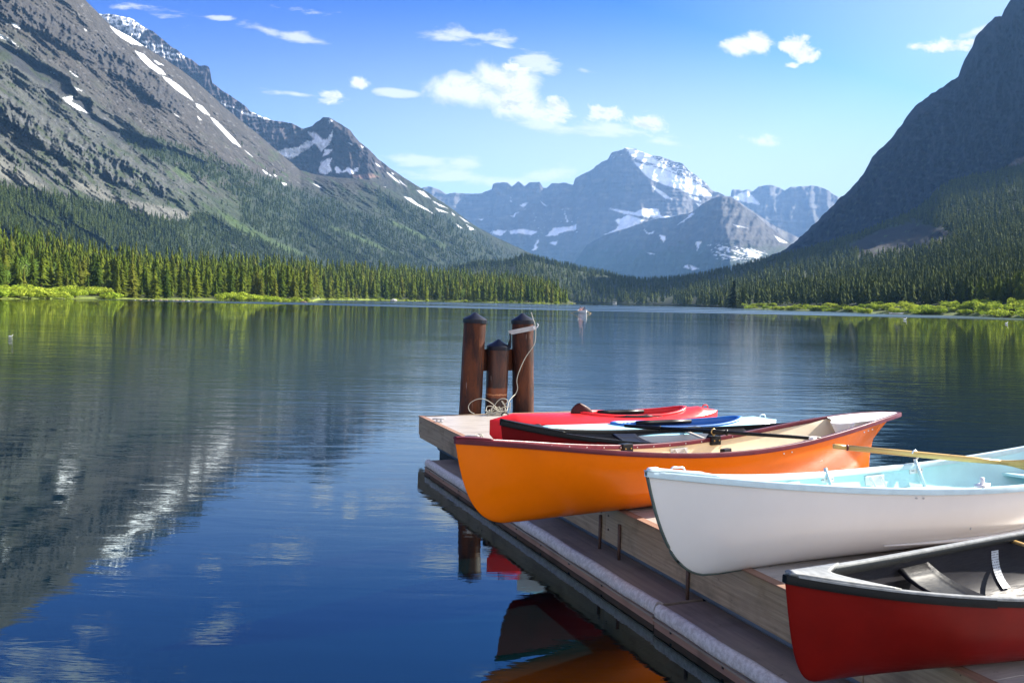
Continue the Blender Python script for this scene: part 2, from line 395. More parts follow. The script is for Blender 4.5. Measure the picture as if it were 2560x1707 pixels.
# --- dark hump in front of the big mountain
SIL_E = z5([(900, 700), (1000, 560), (1090, 510), (1250, 460), (1350, 425), (1450, 410), (1560, 387), (1620, 340), (1680, 308), (1720, 301), (1770, 304), (1820, 340), (1900, 400), (1980, 470), (2080, 545), (2200, 640), (2900, 700)])
def rel_e(px, py, r):
    c = crease(px, py, [(490, 1800), (560, 1812), (640, 1830)], (1.6, .9)); g = ridged((px + .5 * py) / 50., py / 120., 5, 61) * 90 + ridged(px / 12., py / 60., 3, 64) * 26
    return -np.clip(c, 0, 900) + g * sstep(r, 0, .1)
hump = Sheet(SIL_E, [(1000, 750), (3000, 770)], [(1300, 5600), (3000, 5600)], [(1300, 6500), (3000, 6500)], 1., rel_e, 1.5)
def col_e(px, py, r):
    n = fbm(px / 30., py / 14., 5, 71); c = C3(px.shape, (.072, .070, .072)); c = lerp3(c, (.115, .105, .098), sstep(n, .0, .5)); c = lerp3(c, (.04, .055, .035), sstep(py + 50 * n, 590, 650))
    w = 5 * fbm(px / 8., py / 7., 4, 72); qx, qy = px + w, py + w * .6
    for p in ([(1305, 475), (1320, 500), (1360, 490), (1330, 505)], [(1385, 505), (1420, 515), (1410, 550)], [(1580, 545), (1612, 543), (1590, 592), (1585, 565)], [(1830, 590), (1860, 580), (1925, 618), (1900, 632), (1850, 607)],
              [(1760, 585), (1900, 622), (1830, 612)], [(1870, 580), (1958, 608), (1900, 597)], [(2000, 510), (2072, 550), (2030, 545)], [(1780, 452), (1862, 472), (1800, 462)], [(1690, 580), (1735, 575), (1720, 590)],
              [(1690, 600), (1840, 640), (1760, 628)], [(1515, 680), (1535, 665), (1550, 690)], [(1550, 668), (1595, 688), (1560, 698)], [(1320, 600), (1360, 608), (1340, 612)], [(1480, 460), (1560, 390), (1570, 395)]):
        c = lerp3(c, SNOW, poly_in(qx, qy, z5(p), 1.5))
    m = poly_in(px, py, z5([(1640, 560), (1760, 560), (1960, 600), (1920, 650), (1700, 640)]), 6) * sstep(fbm(px / 11., py / 4., 4, 73), .12, .3)
    return lerp3(c, SNOW, m)
hump.build('front_hump_mountain', M_FAR, 1380, 2500, 3.0, 130, col_e)

# --- left: cliff line behind the slope, dark peak, and the long slope
SIL_A = z3([(-900, -600), (100, -180), (640, 88), (740, 98), (800, 106), (870, 128), (940, 180), (1000, 205), (1050, 250), (1110, 298), (1160, 330), (1200, 368), (1250, 388), (1300, 428), (1340, 426), (1366, 436), (1376, 478), (1385, 540), (1450, 590), (1540, 650), (1610, 700), (1632, 728), (1700, 758), (1790, 788), (1870, 798), (1930, 815), (1985, 845), (2100, 900), (2400, 1100), (3000, 1300)])
def rel_a(px, py, r): return (ridged((px - .2 * py) / 20., py / 60., 5, 81) * 75 + fbm(px / 60., py / 5., 4, 8) * 30)
cliff = Sheet(SIL_A, [(-400, 700), (1400, 700)], [(-400, 3000), (1400, 3600)], [(-400, 3600), (1400, 4400)], 1., rel_a, 2.2)
def col_a(px, py, r):
    n = fbm(px / 12., py / 8., 5, 82); c = C3(px.shape, (.042, .038, .045)); c = lerp3(c, (.085, .070, .07), sstep(n, -.05, .45)); w = 3 * fbm(px / 6., py / 5., 4, 83); qx, qy = px + w, py + w
    top = z3([(630, 80), (750, 95), (880, 125), (960, 190), (900, 255), (830, 215), (700, 150)]); sn = poly_in(px, py, top, 3) * sstep(fbm(px / 9., py / 3., 4, 84) + .12 * np.sin(py / 1.9 - px / 5.), -.22, -.02); c = lerp3(c, SNOW, sn)
    for p in ([(760, 100), (840, 106), (880, 140), (800, 122)], [(1425, 662), (1530, 705), (1470, 692)], [(1540, 712), (1600, 735), (1700, 765), (1660, 768), (1590, 745)], [(1630, 728), (1700, 752), (1800, 788), (1720, 776)], [(1810, 985), (1950, 960), (2000, 925), (2060, 900), (2030, 960), (1900, 1040), (1830, 1010)]):
        c = lerp3(c, SNOW, poly_in(qx, qy, z3(p), 1.2))
    m = poly_in(px, py, z3([(920, 260), (1100, 310), (1220, 370), (1160, 400), (1060, 370), (940, 300)]), 2) * sstep(np.sin(py / 2.2 - px / 9.) * .3 + fbm(px / 8., py / 3., 3, 85), .02, .15)
    return lerp3(c, SNOW, m)
M_ROCK = terrain_mat('mountain_rock', .03, .42, .9, 7.)
cliff.build('back_cliff_mountain', M_ROCK, -40, 1000, 2.4, 150, col_a)

SIL_B = [(600, 470), (690, 378), (730, 340), (757, 323), (781, 315), (790, 306), (800, 301), (807, 294), (823, 294), (834, 300), (853, 311), (876, 326), (887, 342), (900, 356), (925, 376), (944, 397), (979, 423), (1013, 446), (1058, 474), (1116, 512), (1185, 563), (1237, 592), (1306, 624), (1400, 668), (1700, 720)]
def rel_b(px, py, r):
    c = crease(px, py, [(290, 815), (340, 865), (380, 910), (430, 930), (470, 930), (640, 940)], (2.6, .5)); upper = 1 - sstep(py + .25 * (px - 900), 430, 470)
    g = ridged((px - .5 * py) / 26., (py + .3 * px) / 55., 5, 91) * 60 + ridged(px / 9., py / 20., 3, 92) * 14
    return -np.clip(c, 0, 420) * upper + g * (.35 + .65 * upper)
peak = Sheet(SIL_B, [(500, 720), (1800, 760)], [(500, 2500), (1000, 2700), (1400, 3300), (1800, 3500)], [(500, 4000), (815, 3900), (1100, 3800), (1400, 3800), (1800, 3900)], 1., rel_b, 1.2)
SNOW_P = [z4(p) for p in ([(260, 365), (380, 355), (480, 310), (530, 320), (500, 350), (420, 400), (370, 432), (330, 425)], [(480, 230), (550, 240), (600, 290), (640, 280), (672, 222), (668, 280), (640, 330), (590, 375), (550, 320), (500, 310), (540, 285)],
    [(600, 408), (620, 358), (672, 360), (640, 400)], [(570, 505), (600, 440), (668, 420), (650, 470), (668, 515), (628, 542), (580, 530)], [(685, 490), (710, 485), (740, 520), (790, 490), (820, 510), (862, 485), (852, 520), (800, 542), (780, 520), (700, 535)],
    [(640, 150), (672, 152), (650, 168)], [(890, 580), (930, 585), (960, 615), (1005, 630), (980, 643), (920, 610)], [(1065, 525), (1110, 555), (1162, 605), (1120, 580)], [(1188, 700), (1240, 715), (1290, 755), (1370, 800), (1412, 835), (1340, 808), (1260, 762)],
    [(1280, 655), (1330, 665), (1382, 715), (1340, 700)], [(1400, 735), (1505, 785), (1450, 770)], [(1645, 905), (1702, 940), (1670, 944)], [(1420, 785), (1512, 820), (1440, 805)], [(980, 455), (1022, 487), (1000, 478)], [(1150, 575), (1208, 628), (1180, 610)],
    [(1595, 848), (1662, 892), (1630, 878)], [(785, 312), (820, 322), (810, 330)], [(880, 335), (900, 345), (888, 350)], [(815, 598), (860, 600), (835, 608)], [(1100, 525), (1120, 540), (1108, 540)], [(1540, 820), (1560, 835), (1550, 838)], [(1570, 900), (1612, 930), (1590, 925)],
    [(700, 576), (790, 580), (740, 584)], [(1020, 635), (1065, 630), (1030, 645)])]
SNOW_S = [z3(p) for p in ([(718, 172), (760, 195), (850, 240), (900, 262), (945, 302), (860, 288), (800, 252), (760, 222)], [(882, 333), (940, 358), (1000, 418), (1060, 460), (1082, 492), (1040, 482), (980, 442), (920, 385)], [(1060, 498), (1110, 518), (1180, 568), (1222, 610), (1260, 658), (1210, 628), (1150, 585), (1090, 533)],
    [(1280, 678), (1320, 693), (1372, 757), (1330, 738), (1290, 702)], [(1373, 766), (1420, 793), (1482, 860), (1532, 910), (1575, 964), (1520, 933), (1460, 868), (1400, 803)], [(1000, 390), (1066, 427), (1030, 420)], [(72, 148), (110, 160), (132, 190), (95, 176)], [(-20, 210), (50, 250), (118, 303), (50, 268), (-20, 235)],
    [(408, 638), (478, 633), (462, 665), (520, 697), (578, 742), (500, 712), (440, 672)], [(308, 458), (352, 482), (335, 473)], [(458, 468), (518, 510), (490, 498)], [(478, 568), (532, 594), (500, 584)], [(1713, 1108), (1778, 1152), (1740, 1138)], [(1838, 1193), (1870, 1200), (1865, 1217)], [(2045, 1198), (2103, 1228), (2075, 1220)],
    [(1600, 983), (1652, 1027), (1625, 1008)], [(718, 470), (755, 497), (738, 490)], [(1290, 760), (1320, 790), (1305, 785)], [(1140, 745), (1168, 765), (1155, 760)], [(1795, 1145), (1812, 1152), (1800, 1156)], [(553, 190), (566, 200), (558, 202)])]
FOR = [[(-400, 430), (0, 468), (60, 476), (130, 492), (230, 512), (330, 522), (440, 556), (500, 538), (540, 545), (600, 580), (690, 625), (760, 640), (760, 760), (-400, 760)],
       [(287, 318), (421, 356), (574, 413), (727, 467), (930, 545), (930, 640), (800, 612), (727, 574), (620, 505), (536, 459), (420, 415), (330, 372)],
       [(600, 500), (727, 500), (850, 520), (960, 550), (1060, 575), (1180, 608), (1320, 650), (1400, 690), (1320, 760), (600, 760)],
       z4([(1000, 640), (1200, 760), (1450, 830), (1700, 950), (1900, 1080), (1900, 1200), (1500, 1150), (1200, 950), (1000, 800)])]
OPEN = [[(535, 520), (600, 556), (680, 596), (768, 640), (752, 643), (668, 608), (588, 574)], [(438, 415), (472, 433), (494, 458), (470, 452), (440, 432)], z4([(640, 905), (900, 995), (1150, 1115), (1130, 1125), (850, 1015), (640, 925)]), z4([(1080, 865), (1300, 960), (1500, 1060), (1480, 1070), (1250, 975), (1080, 890)]),
        [(-60, 350), (0, 388), (70, 436), (118, 468), (60, 462), (0, 445), (-60, 420)], [(160, 440), (240, 466), (310, 497), (420, 518), (478, 530), (470, 545), (430, 552), (350, 535), (300, 512), (230, 488), (170, 465)]]
def forest_w(px, py):
    w = 14 * fbm(px / 40., py / 30., 4, 101); m = 0
    for p in FOR: m = np.maximum(m, poly_in(px + w, py + w, p, 9))
    for p in OPEN: m = m * (1 - poly_in(px + w * .4, py + w * .4, p, 5))
    return np.clip(m, 0, 1) * (.35 + .65 * sstep(fbm(px / 26., py / 15., 3, 102), -.35, .1))
K_ = 1 / 1.96
KS = [[(x * K_, y * K_) for x, y in p] for p in ([(-80, -100), (130, 20), (330, 110), (480, 220), (640, 280), (760, 380), (900, 500), (900, 565), (760, 500), (620, 410), (470, 310), (330, 240), (200, 160), (60, 100), (-80, 40)], [(-80, 170), (140, 285), (330, 385), (372, 470), (300, 462), (150, 372), (-80, 230)],
    [(-80, 400), (130, 530), (300, 640), (460, 700), (640, 780), (830, 920), (780, 965), (600, 905), (420, 825), (250, 740), (100, 640), (-80, 560)], [(350, 478), (440, 488), (446, 560), (560, 628), (700, 678), (870, 740), (1010, 800), (1000, 835), (860, 785), (700, 742), (560, 682), (420, 575)])]
def col_slope(px, py, r):
    # fall line runs down to the right: streak coordinates
    a = px * .80 + py * .60; b = -px * .60 + py * .80
    n = fbm(a / 60., b / 14., 5, 111); n2 = fbm(a / 18., b / 7., 5, 112); n3 = fbm(px / 7., py / 5., 4, 113)
    c = C3(px.shape, (.088, .086, .079))                                           # grey scree
    c = lerp3(c, (.048, .048, .050), sstep(n2, .0, .35) * .8)                     # dark rock
    up = 1 - sstep(b - 6 * n, 20, 110)
    c = lerp3(c, (.060, .047, .043), up * .7)                                    # brown-purple upper slope
    w5 = 9 * n3; k3 = poly_in(px + w5, py + w5, KS[2], 9); step_shade = np.maximum(poly_in(px + w5, py + w5, KS[1], 4), poly_in(px + w5, py + w5, KS[3], 5)); k1 = poly_in(px + w5, py + w5, KS[0], 8)
    c = lerp3(c, (.19, .18, .19), sstep(n2 + .6 * n3, .28 - .35 * k3, .6) * .75); c = lerp3(c, (.055, .052, .058), k1 * .65 * sstep(n2, -.3, .2)); c = lerp3(c, (.036, .036, .042), step_shade * .85)          # pale rubble, dark cliff, then shade of the cliff steps painted in
    scrub = sstep(n + .4 * n3, .02, .4) * sstep(b, -40, 160)
    c = lerp3(c, (.040, .052, .021), scrub * .9)
    gr = sstep(fbm(a / 45., b / 11., 4, 115), .12, .4) * sstep(py + .0 * px, 300, 460)
    c = lerp3(c, (.055, .085, .025), gr * .7)
    lo = sstep(py + .05 * px + 30 * n, 470, 560); c = lerp3(c, (.038, .055, .022), lo * .7)
    f = forest_w(px, py); c = lerp3(c, (.03, .045, .02), f * .85)
    w = 4 * n3
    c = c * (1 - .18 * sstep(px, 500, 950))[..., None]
    for p in OPEN[:4]: c = lerp3(c, (.07, .105, .028), poly_in(px + w * 2, py + w * 2, p, 6) * .75)
    for p in OPEN[4:]: c = lerp3(c, (.155, .145, .13), poly_in(px + w * 1.6, py + w * 1.6, p, 3))
    return c
def col_s(px, py, r):
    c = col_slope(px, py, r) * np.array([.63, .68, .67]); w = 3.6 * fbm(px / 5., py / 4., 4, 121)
    for p in SNOW_S: c = lerp3(c, SNOW, poly_in(px + w, py + w, p, 1.1))
    return c
def col_b(px, py, r):
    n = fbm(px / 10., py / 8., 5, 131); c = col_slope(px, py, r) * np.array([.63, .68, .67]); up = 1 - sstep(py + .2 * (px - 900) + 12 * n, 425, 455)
    rock = lerp3(C3(px.shape, (.034, .031, .036)), (.075, .058, .056), sstep(n, .05, .5)); c = c + (rock - c) * up[..., None]
    c = lerp3(c, (.19, .12, .095), poly_in(px, py, z4([(800, 545), (960, 535), (1010, 560), (880, 575)]), 2) * .7); c = lerp3(c, (.24, .20, .17), poly_in(px, py, z4([(375, 465), (450, 460), (512, 512), (450, 510)]), 2))
    w = 3.2 * fbm(px / 5., py / 4., 4, 132)
    for p in SNOW_P: c = lerp3(c, SNOW, poly_in(px + w, py + w, p, 1.1))
    return c
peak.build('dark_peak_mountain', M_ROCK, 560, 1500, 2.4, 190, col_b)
SIL_S = [(-500, -480), (0, -150), (209, -4), (245, 32), (276, 64), (318, 88), (360, 116), (432, 161), (490, 203), (520, 230), (551, 260), (597, 298), (650, 340), (708, 390), (750, 425), (790, 437), (842, 444), (900, 447), (930, 452), (1000, 490), (1100, 545), (1250, 640), (1400, 700), (1600, 740)]
CLIFFS = [z3([(100, -60), (230, 0), (420, 110), (640, 270), (820, 360), (1000, 460), (1200, 660), (1180, 720), (1000, 640), (820, 520), (640, 400), (400, 250), (150, 90)]), z3([(-60, 560), (200, 700), (500, 900), (800, 1030), (1100, 1200), (1080, 1280), (800, 1180), (500, 1080), (150, 880), (-60, 760)]),
          z3([(-60, 230), (120, 310), (260, 420), (420, 560), (600, 680), (780, 840), (700, 830), (560, 740), (380, 640), (200, 480), (-60, 320)])]
def rel_s(px, py, r):
    a = px * .80 + py * .60; b = -px * .60 + py * .80; cl = 0
    w = 10 * fbm(px / 14., py / 12., 3, 149)
    for p in (KS[0], KS[2]): cl = np.maximum(cl, poly_in(px + w, py + w, p, 10))
    drop = np.maximum(poly_in(px + w * .6, py + w * .6, KS[1], 7), poly_in(px + w * .6, py + w * .6, KS[3], 7))
    big = fbm(a / 220., b / 60., 3, 141) * 70; rib = ridged((px + .15 * py) / 24., (py - .35 * px) / 42., 5, 142) * (8 + 50 * cl)
    led = -60 * drop
    return (big + rib + led + ridged(a / 70., b / 16., 4, 143) * 20 + fbm(px / 5., py / 4., 4, 144) * 7) * sstep(1 - r, -.02, .06)
slope = Sheet(SIL_S, [(-500, 745), (0, 740), (1600, 770)], [(-500, 520), (0, 760), (700, 1500), (1300, 2700), (1600, 2900)], [(-500, 1500), (0, 1750), (400, 2300), (750, 3000), (1000, 3100), (1600, 3300)], 1.05, rel_s, 1.6)
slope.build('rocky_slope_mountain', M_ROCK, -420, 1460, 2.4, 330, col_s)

# --- right: steep mountain in the shade, wooded hill, low shore
SIL_F = z6([(400, 1240), (510, 1190), (560, 1145), (620, 1090), (700, 1012), (760, 952), (830, 890), (880, 822), (920, 752), (990, 680), (1050, 610), (1090, 552), (1140, 492), (1220, 436), (1290, 392), (1328, 372), (1345, 320), (1360, 280), (1398, 222), (1412, 175), (1425, 158), (1470, 115), (1500, 88), (1510, 80), (1535, 86), (1550, 50), (1580, 0), (1700, -120), (2300, -420), (3200, -520)])
def rel_f(px, py, r):
    return (ridged((px - .35 * py) / 60., (py + .5 * px) / 150., 6, 151) * 110 + ridged(px / 17., py / 50., 4, 152) * 30 + 26 * fbm((px + .5 * py) / 120., (py - .15 * px) / 9., 4, 7)) * sstep(1 - r, -.02, .08)
shade = Sheet(SIL_F, [(1800, 760), (3400, 800)], [(1900, 3500), (2560, 1750), (3400, 1100)], [(1900, 3700), (2560, 2300), (3400, 1700)], 1., rel_f, 6.)
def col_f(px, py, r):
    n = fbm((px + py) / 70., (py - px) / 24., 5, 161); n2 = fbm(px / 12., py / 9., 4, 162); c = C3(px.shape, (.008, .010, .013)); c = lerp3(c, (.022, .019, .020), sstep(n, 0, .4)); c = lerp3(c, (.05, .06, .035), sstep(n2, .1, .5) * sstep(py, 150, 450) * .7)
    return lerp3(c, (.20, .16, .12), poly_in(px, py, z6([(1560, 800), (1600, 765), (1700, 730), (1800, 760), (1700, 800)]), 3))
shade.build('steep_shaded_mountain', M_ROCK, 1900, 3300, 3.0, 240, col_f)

SIL_G = [(900, 690), (1150, 672), (1200, 662), (1268, 660), (1306, 645), (1339, 650), (1415, 668), (1470, 680), (1513, 686), (1560, 700), (1600, 706), (1700, 700), (1752, 691), (1805, 681), (1857, 671), (1909, 656), (1962, 643), (2014, 634), (2066, 618), (2118, 602), (2171, 585), (2223, 562), (2270, 546), (2296, 531), (2328, 505), (2349, 482), (2380, 465), (2432, 451), (2485, 444), (2530, 430), (2560, 425), (2700, 410), (3300, 400)]
SH_G = [(900, 1300), (1440, 1350), (1530, 1250), (1631, 1150), (1700, 1000), (1750, 800), (1820, 640), (1860, 470), (2050, 388), (2160, 316), (2400, 280), (2560, 239), (2900, 180), (3400, 140)]
def shore_y(x, sh): return CY + (x - CX) * .02095 + (CAMH + .35) * F / interp(x, sh)
BASE_G = [(float(x), float(shore_y(np.array(x), SH_G))) for x in range(900, 3420, 20)]
OUTCROP = z6([(800, 1190), (850, 1150), (950, 1105), (1100, 1070), (1200, 1085), (1330, 1120), (1280, 1170), (1150, 1215), (900, 1240)])
def rel_g(px, py, r): return (fbm(px / 120., py / 50., 4, 171) * 60 + ridged(px / 40., py / 25., 4, 172) * (10 + 30 * poly_in(px, py, OUTCROP, 10))) * sstep(r, .12, .5)
hill = Sheet(SIL_G, BASE_G, SH_G, [(900, 1900), (1300, 1800), (1700, 1900), (2000, 1600), (2560, 1350), (3400, 1100)], 1.5, rel_g, 1.)
def col_g(px, py, r):
    n = fbm(px / 20., py / 9., 5, 173); c = C3(px.shape, (.024, .034, .014)); c = lerp3(c, (.015, .015, .017), poly_in(px, py, OUTCROP, 6)); c = lerp3(c, (.08, .13, .03), sstep(n, .3, .5) * .6)  # outcrop rock darkened in its colour for the shade it lies in
    c = lerp3(c, (.12, .16, .032), (1 - sstep(r, .0, .10)) * (px > 1840) * .7); return lerp3(c, (.33, .3, .25), (1 - sstep(r, .0, .012)) * (px > 2150) * (px < 2400) * .7)
M_LAND = terrain_mat('forest_floor', .25, .35, .6, .6)
hill.build('wooded_hill', M_LAND, 1100, 3300, 4.0, 110, col_g, back=.15)

TOP_I = [(-500, 600), (0, 612), (204, 640), (340, 655), (510, 668), (680, 675), (800, 680), (944, 684), (1116, 693), (1237, 702), (1323, 715), (1400, 738), (1425, 753), (1442, 758), (1470, 760)]
SH_I = [(-500, 140), (0, 187), (340, 261), (700, 306), (784, 335), (800, 500), (950, 600), (1100, 620), (1340, 610), (1440, 690), (1470, 700)]
BASE_I = [(float(x), float(shore_y(np.array(x), SH_I))) for x in range(-500, 1475, 6)]
def rel_i(px, py, r): return fbm(px / 60., py / 30., 4, 181) * 12 * sstep(r, .1, .5)
shore = Sheet(TOP_I, BASE_I, SH_I, [(-500, 380), (0, 460), (700, 800), (800, 900), (1237, 1150), (1400, 860), (1470, 720)], 1.3, rel_i, .8)
def col_i(px, py, r):
    n = fbm(px / 12., py / 6., 5, 183); c = C3(px.shape, (.05, .06, .025)); c = lerp3(c, (.20, .25, .045), (1 - sstep(r, .03, .12)) * .85)
    sand = (1 - sstep(r, .004, .012)); c = lerp3(c, (.30, .27, .18), sand * .8); return c
shore.build('left_shore_ground', M_LAND, -420, 1440, 4.0, 70, col_i, back=.12)

# --- ground under everything, the lake, a sand spit
gm = mat('lake_bed', (.03, .035, .03), .9)
b = MB(); n = 72
b.add([(0, 0, -1.2)] + [(24000 * math.cos(2 * math.pi * k / n), 24000 * math.sin(2 * math.pi * k / n), -1.2) for k in range(n)], [(0, k + 1, (k + 1) % n + 1) for k in range(n)])
b.build('ground', gm, smooth=False)['kind'] = 'structure'
def water_build(t, p):
    c = coords(t)
    geo = t.node('ShaderNodeNewGeometry').outputs['Position']
    sep = t.node('ShaderNodeSeparateXYZ'); t.l.new(geo, sep.inputs[0]); y = sep.outputs[1]; x = sep.outputs[0]
    w1 = t.noise(t.mapping(c, (.55, 2.3, 1), (0, 0, .12)), 1.3, 5, .55, .5)
    w2 = t.noise(t.mapping(c, (.16, .55, 1), (0, 0, -.08)), 1.0, 4, .55, .4)
    w3 = t.noise(t.mapping(c, (.02, .06, 1), (0, 0, .1)), 1.0, 3, .5, .2)
    # patches of breeze: calmer near the piles and along the left shore
    pn = t.noise(t.mapping(c, (.010, .045, 1)), 1.0, 3, .5)
    near = t.smooth(y, 6., 22., .20, .95)
    lin = t.math('MULTIPLY', near, t.smooth(pn, .3, .68, .45, 1.25))
    h = t.math('ADD', t.math('MULTIPLY', w1, .030), t.math('ADD', t.math('MULTIPLY', w2, .035), t.math('MULTIPLY', w3, .05)))
    bp = t.node('ShaderNodeBump'); t.put(bp.inputs['Height'], t.math('MULTIPLY', h, lin)); bp.inputs['Strength'].default_value = 1.; bp.inputs['Distance'].default_value = .55
    t.put(p.inputs['Normal'], bp.outputs[0])
    ry = t.smooth(y, 40., 500., .0, .03); st = t.noise(t.mapping(c, (.0035, .030, 1)), 1.0, 3, .55); zone = t.math('MULTIPLY', t.smooth(y, 150., 230.), t.smooth(y, 620., 420.)); br = t.math('MULTIPLY', zone, t.smooth(st, .44, .56)); xx = t.smooth(x, -160., -40.)
    br = t.math('MULTIPLY', br, xx); t.put(p.inputs['Roughness'], t.math('ADD', t.math('ADD', ry, .012), t.math('MULTIPLY', br, .30)))
    p.inputs['IOR'].default_value = 1.95; p.inputs['Specular Tint'].default_value = (.54, .98, .95, 1)
M_WATER = mat('lake_water', (.0003, .0040, .0050), .02, spec=.5, build=water_build)
b = MB(); b.add([(-2200, -60, 0), (2600, -60, 0), (2600, 2300, 0), (-2200, 2300, 0)], [(0, 1, 2, 3)]); b.build('lake_water', M_WATER, smooth=False)['kind'] = 'structure'
# haze: the air of the valley
def make_haze():
    m = bpy.data.materials.new('haze_air'); m.use_nodes = True; t = NT(m.node_tree); t.n.clear()
    v = t.node('ShaderNodeVolumePrincipled'); v.inputs['Color'].default_value = (.23, .48, .91, 1); v.inputs['Density'].default_value = HAZE
    v.inputs['Anisotropy'].default_value = .08
    o = t.node('ShaderNodeOutputMaterial'); t.l.new(v.outputs[0], o.inputs['Volume'])
    bb = MB(); bb.box((0, 3000, 900), (14000, 13000, 904)); h = bb.build('haze', m, smooth=False); h['kind'] = 'stuff'; h['label'] = 'thin blue air haze filling the valley'
HAZE = 4.7e-5
make_haze()
# ------------------------------------------------------------------ materials of the dock and boats
def wood_mat(name, a, b_, rough=.75, scale=3., grain=(1.2, 22, 22), stain=(.05, .04, .03), stains=.35, bump=.3):
    def bld(t, p):
        c = coords(t); g = t.noise(t.mapping(c, grain), scale, 7, .65, .6); n = t.noise(c, 2.3, 5, .6); k = t.noise(t.mapping(c, (2, 5, 5)), 3.1, 4, .7, .4)
        col = t.mix(t.smooth(g, .28, .72), a, b_); col = t.mix(t.math('MULTIPLY', t.smooth(n, .5, .72), stains), col, stain)
        col = t.mix(t.math('MULTIPLY', t.smooth(k, .66, .72), .7), col, stain)
        sp = t.noise(c, 60, 3, .6); col = t.mix(t.math('MULTIPLY', t.smooth(sp, .62, .8), .12), col, (.5, .48, .44))
        t.put(p.inputs['Base Color'], col); t.put(p.inputs['Roughness'], t.smooth(n, .2, .8, rough * .85, min(1, rough * 1.15)))
        t.put(p.inputs['Normal'], t.bump(t.math('ADD', g, t.math('MULTIPLY', n, .5)), bump, .006))
    return mat(name, a, rough, spec=.3, build=bld)
M_DECK = wood_mat('deck_boards', (.44, .40, .37), (.32, .29, .265), .42, stains=.25, bump=.25)
M_FASCIA = wood_mat('fascia_wood', (.34, .25, .165), (.22, .155, .10), .7, grain=(22, .9, 22), scale=2., stains=.5, bump=.35)
M_TRIM = wood_mat('trim_wood', (.30, .17, .115), (.20, .11, .08), .75, grain=(22, .9, 22), scale=2., stains=.4)
M_WALK = wood_mat('walkway_board', (.27, .215, .165), (.20, .16, .125), .8, scale=1.6, grain=(16, .8, 16), stains=.3, bump=.2)
def bumper_b(t, p):
    c = coords(t); n = t.noise(c, 30, 6, .75); n2 = t.noise(c, 5, 3, .6)
    t.put(p.inputs['Base Color'], t.mix(t.smooth(n, .4, .62), (.38, .335, .31), (.55, .50, .47))); t.put(p.inputs['Normal'], t.bump(t.math('ADD', n, n2), .25, .005))
M_BUMP = mat('worn_bumper', (.5, .45, .42), .7, build=bumper_b)
M_DARKPL = painted('dark_float_plastic', (.018, .02, .024), .5, .3, 4, spec=0.15)
M_PIPE = painted('blue_grey_pipe', (.10, .125, .17), .45, .3, 4, spec=0.15)
M_IRON = painted('brown_iron_rod', (.10, .052, .038), .6, .5, 20)
def rust_b(t, p):
    c = coords(t); n = t.noise(t.mapping(c, (3, 3, .8)), 2.2, 7, .65, .6); n2 = t.noise(t.mapping(c, (6, 6, .6)), 4, 5, .7); n3 = t.noise(c, 38, 5, .7)
    col = t.mix(t.smooth(n, .35, .65), (.024, .009, .008), (.095, .028, .011)); col = t.mix(t.math('MULTIPLY', t.smooth(n2, .58, .7), .8), col, (.17, .052, .014))
    col = t.mix(t.math('MULTIPLY', t.smooth(n3, .62, .76), .5), col, (.03, .02, .022)); s_ = t.noise(t.mapping(c, (9, 9, .7)), 5, 3, .5); col = t.mix(t.math('MULTIPLY', t.smooth(s_, .70, .76), .55), col, (.42, .33, .30))
    t.put(p.inputs['Base Color'], col); t.put(p.inputs['Roughness'], t.smooth(n2, .3, .7, .42, .7)); t.put(p.inputs['Normal'], t.bump(n3, .25, .006))
M_RUST = mat('rusty_steel', (.12, .04, .02), .55, spec=.2, build=rust_b)
def rust_band_b(t, p):
    rust_b(t, p); c = coords(t); src = p.inputs['Base Color'].links[0].from_socket; sep = t.node('ShaderNodeSeparateXYZ'); t.l.new(c, sep.inputs[0])
    z = t.math('ADD', sep.outputs[2], t.math('MULTIPLY', t.noise(c, 14, 4, .7), .05))
    def band(c0, hw, col, amt, soft=.012):
        nonlocal src
        d = t.math('ABSOLUTE', t.math('SUBTRACT', z, c0)); src = t.mix(t.math('MULTIPLY', t.smooth(d, hw + soft, hw), amt), src, col)
    band(.80, .055, (.24, .055, .010), .7, .03); band(.775, .006, (.60, .26, .11), .7, .006); t.put(p.inputs['Base Color'], src)
M_RUSTB = mat('rusty_steel_banded', (.12, .04, .02), .55, spec=.5, build=rust_band_b)
M_CAP = painted('black_pile_cap', (.014, .016, .026), .35, .3, 5, spec=0.25)
M_STEEL = painted('galvanised_bracket', (.50, .50, .50), .38, .25, 12, spec=.6)
M_ROPE = mat('pale_rope', (.42, .40, .33), .9)
M_ORANGE = painted('orange_gelcoat', (.98, .185, .0), .24, .12, 1.6, coat=.12, stain=(.7, .45, .25), amount=.22, spec=0.18)
M_CREAM = painted('cream_interior', (.82, .66, .44), .45, .12, 5, amount=.15)
M_LILAC = painted('pale_flotation_tank', (.80, .77, .76), .4, .08, 5, amount=.1)
M_MAROON = painted('maroon_gunwale', (.125, .018, .028), .3, .3, 9, stain=(.5, .4, .4), amount=.4, spec=0.14)
M_BLACKP = painted('black_plastic', (.012, .012, .014), .35, .2, 9, amount=.2, spec=0.15)
M_WHITE = painted('white_gelcoat', (.80, .765, .725), .24, .07, 1.5, coat=.25, stain=(.45, .42, .42), amount=.25)
M_AQUA = painted('aqua_interior', (.52, .80, .82), .4, .1, 5, amount=.12)
M_AQUAG = painted('aqua_gunwale', (.55, .70, .74), .35, .15, 8, stain=(.45, .3, .35), amount=.35)
M_STEMST = painted('dark_green_keel_strip', (.10, .13, .11), .5, .4, 10)
M_REDC = painted('worn_red_hull', (.20, .006, .004), .36, .32, 2.2, stain=(.5, .2, .15), amount=.45, spec=0.14)
M_GREYIN = painted('grey_canoe_interior', (.028, .027, .034), .5, .2, 4, amount=.2, spec=0.12)
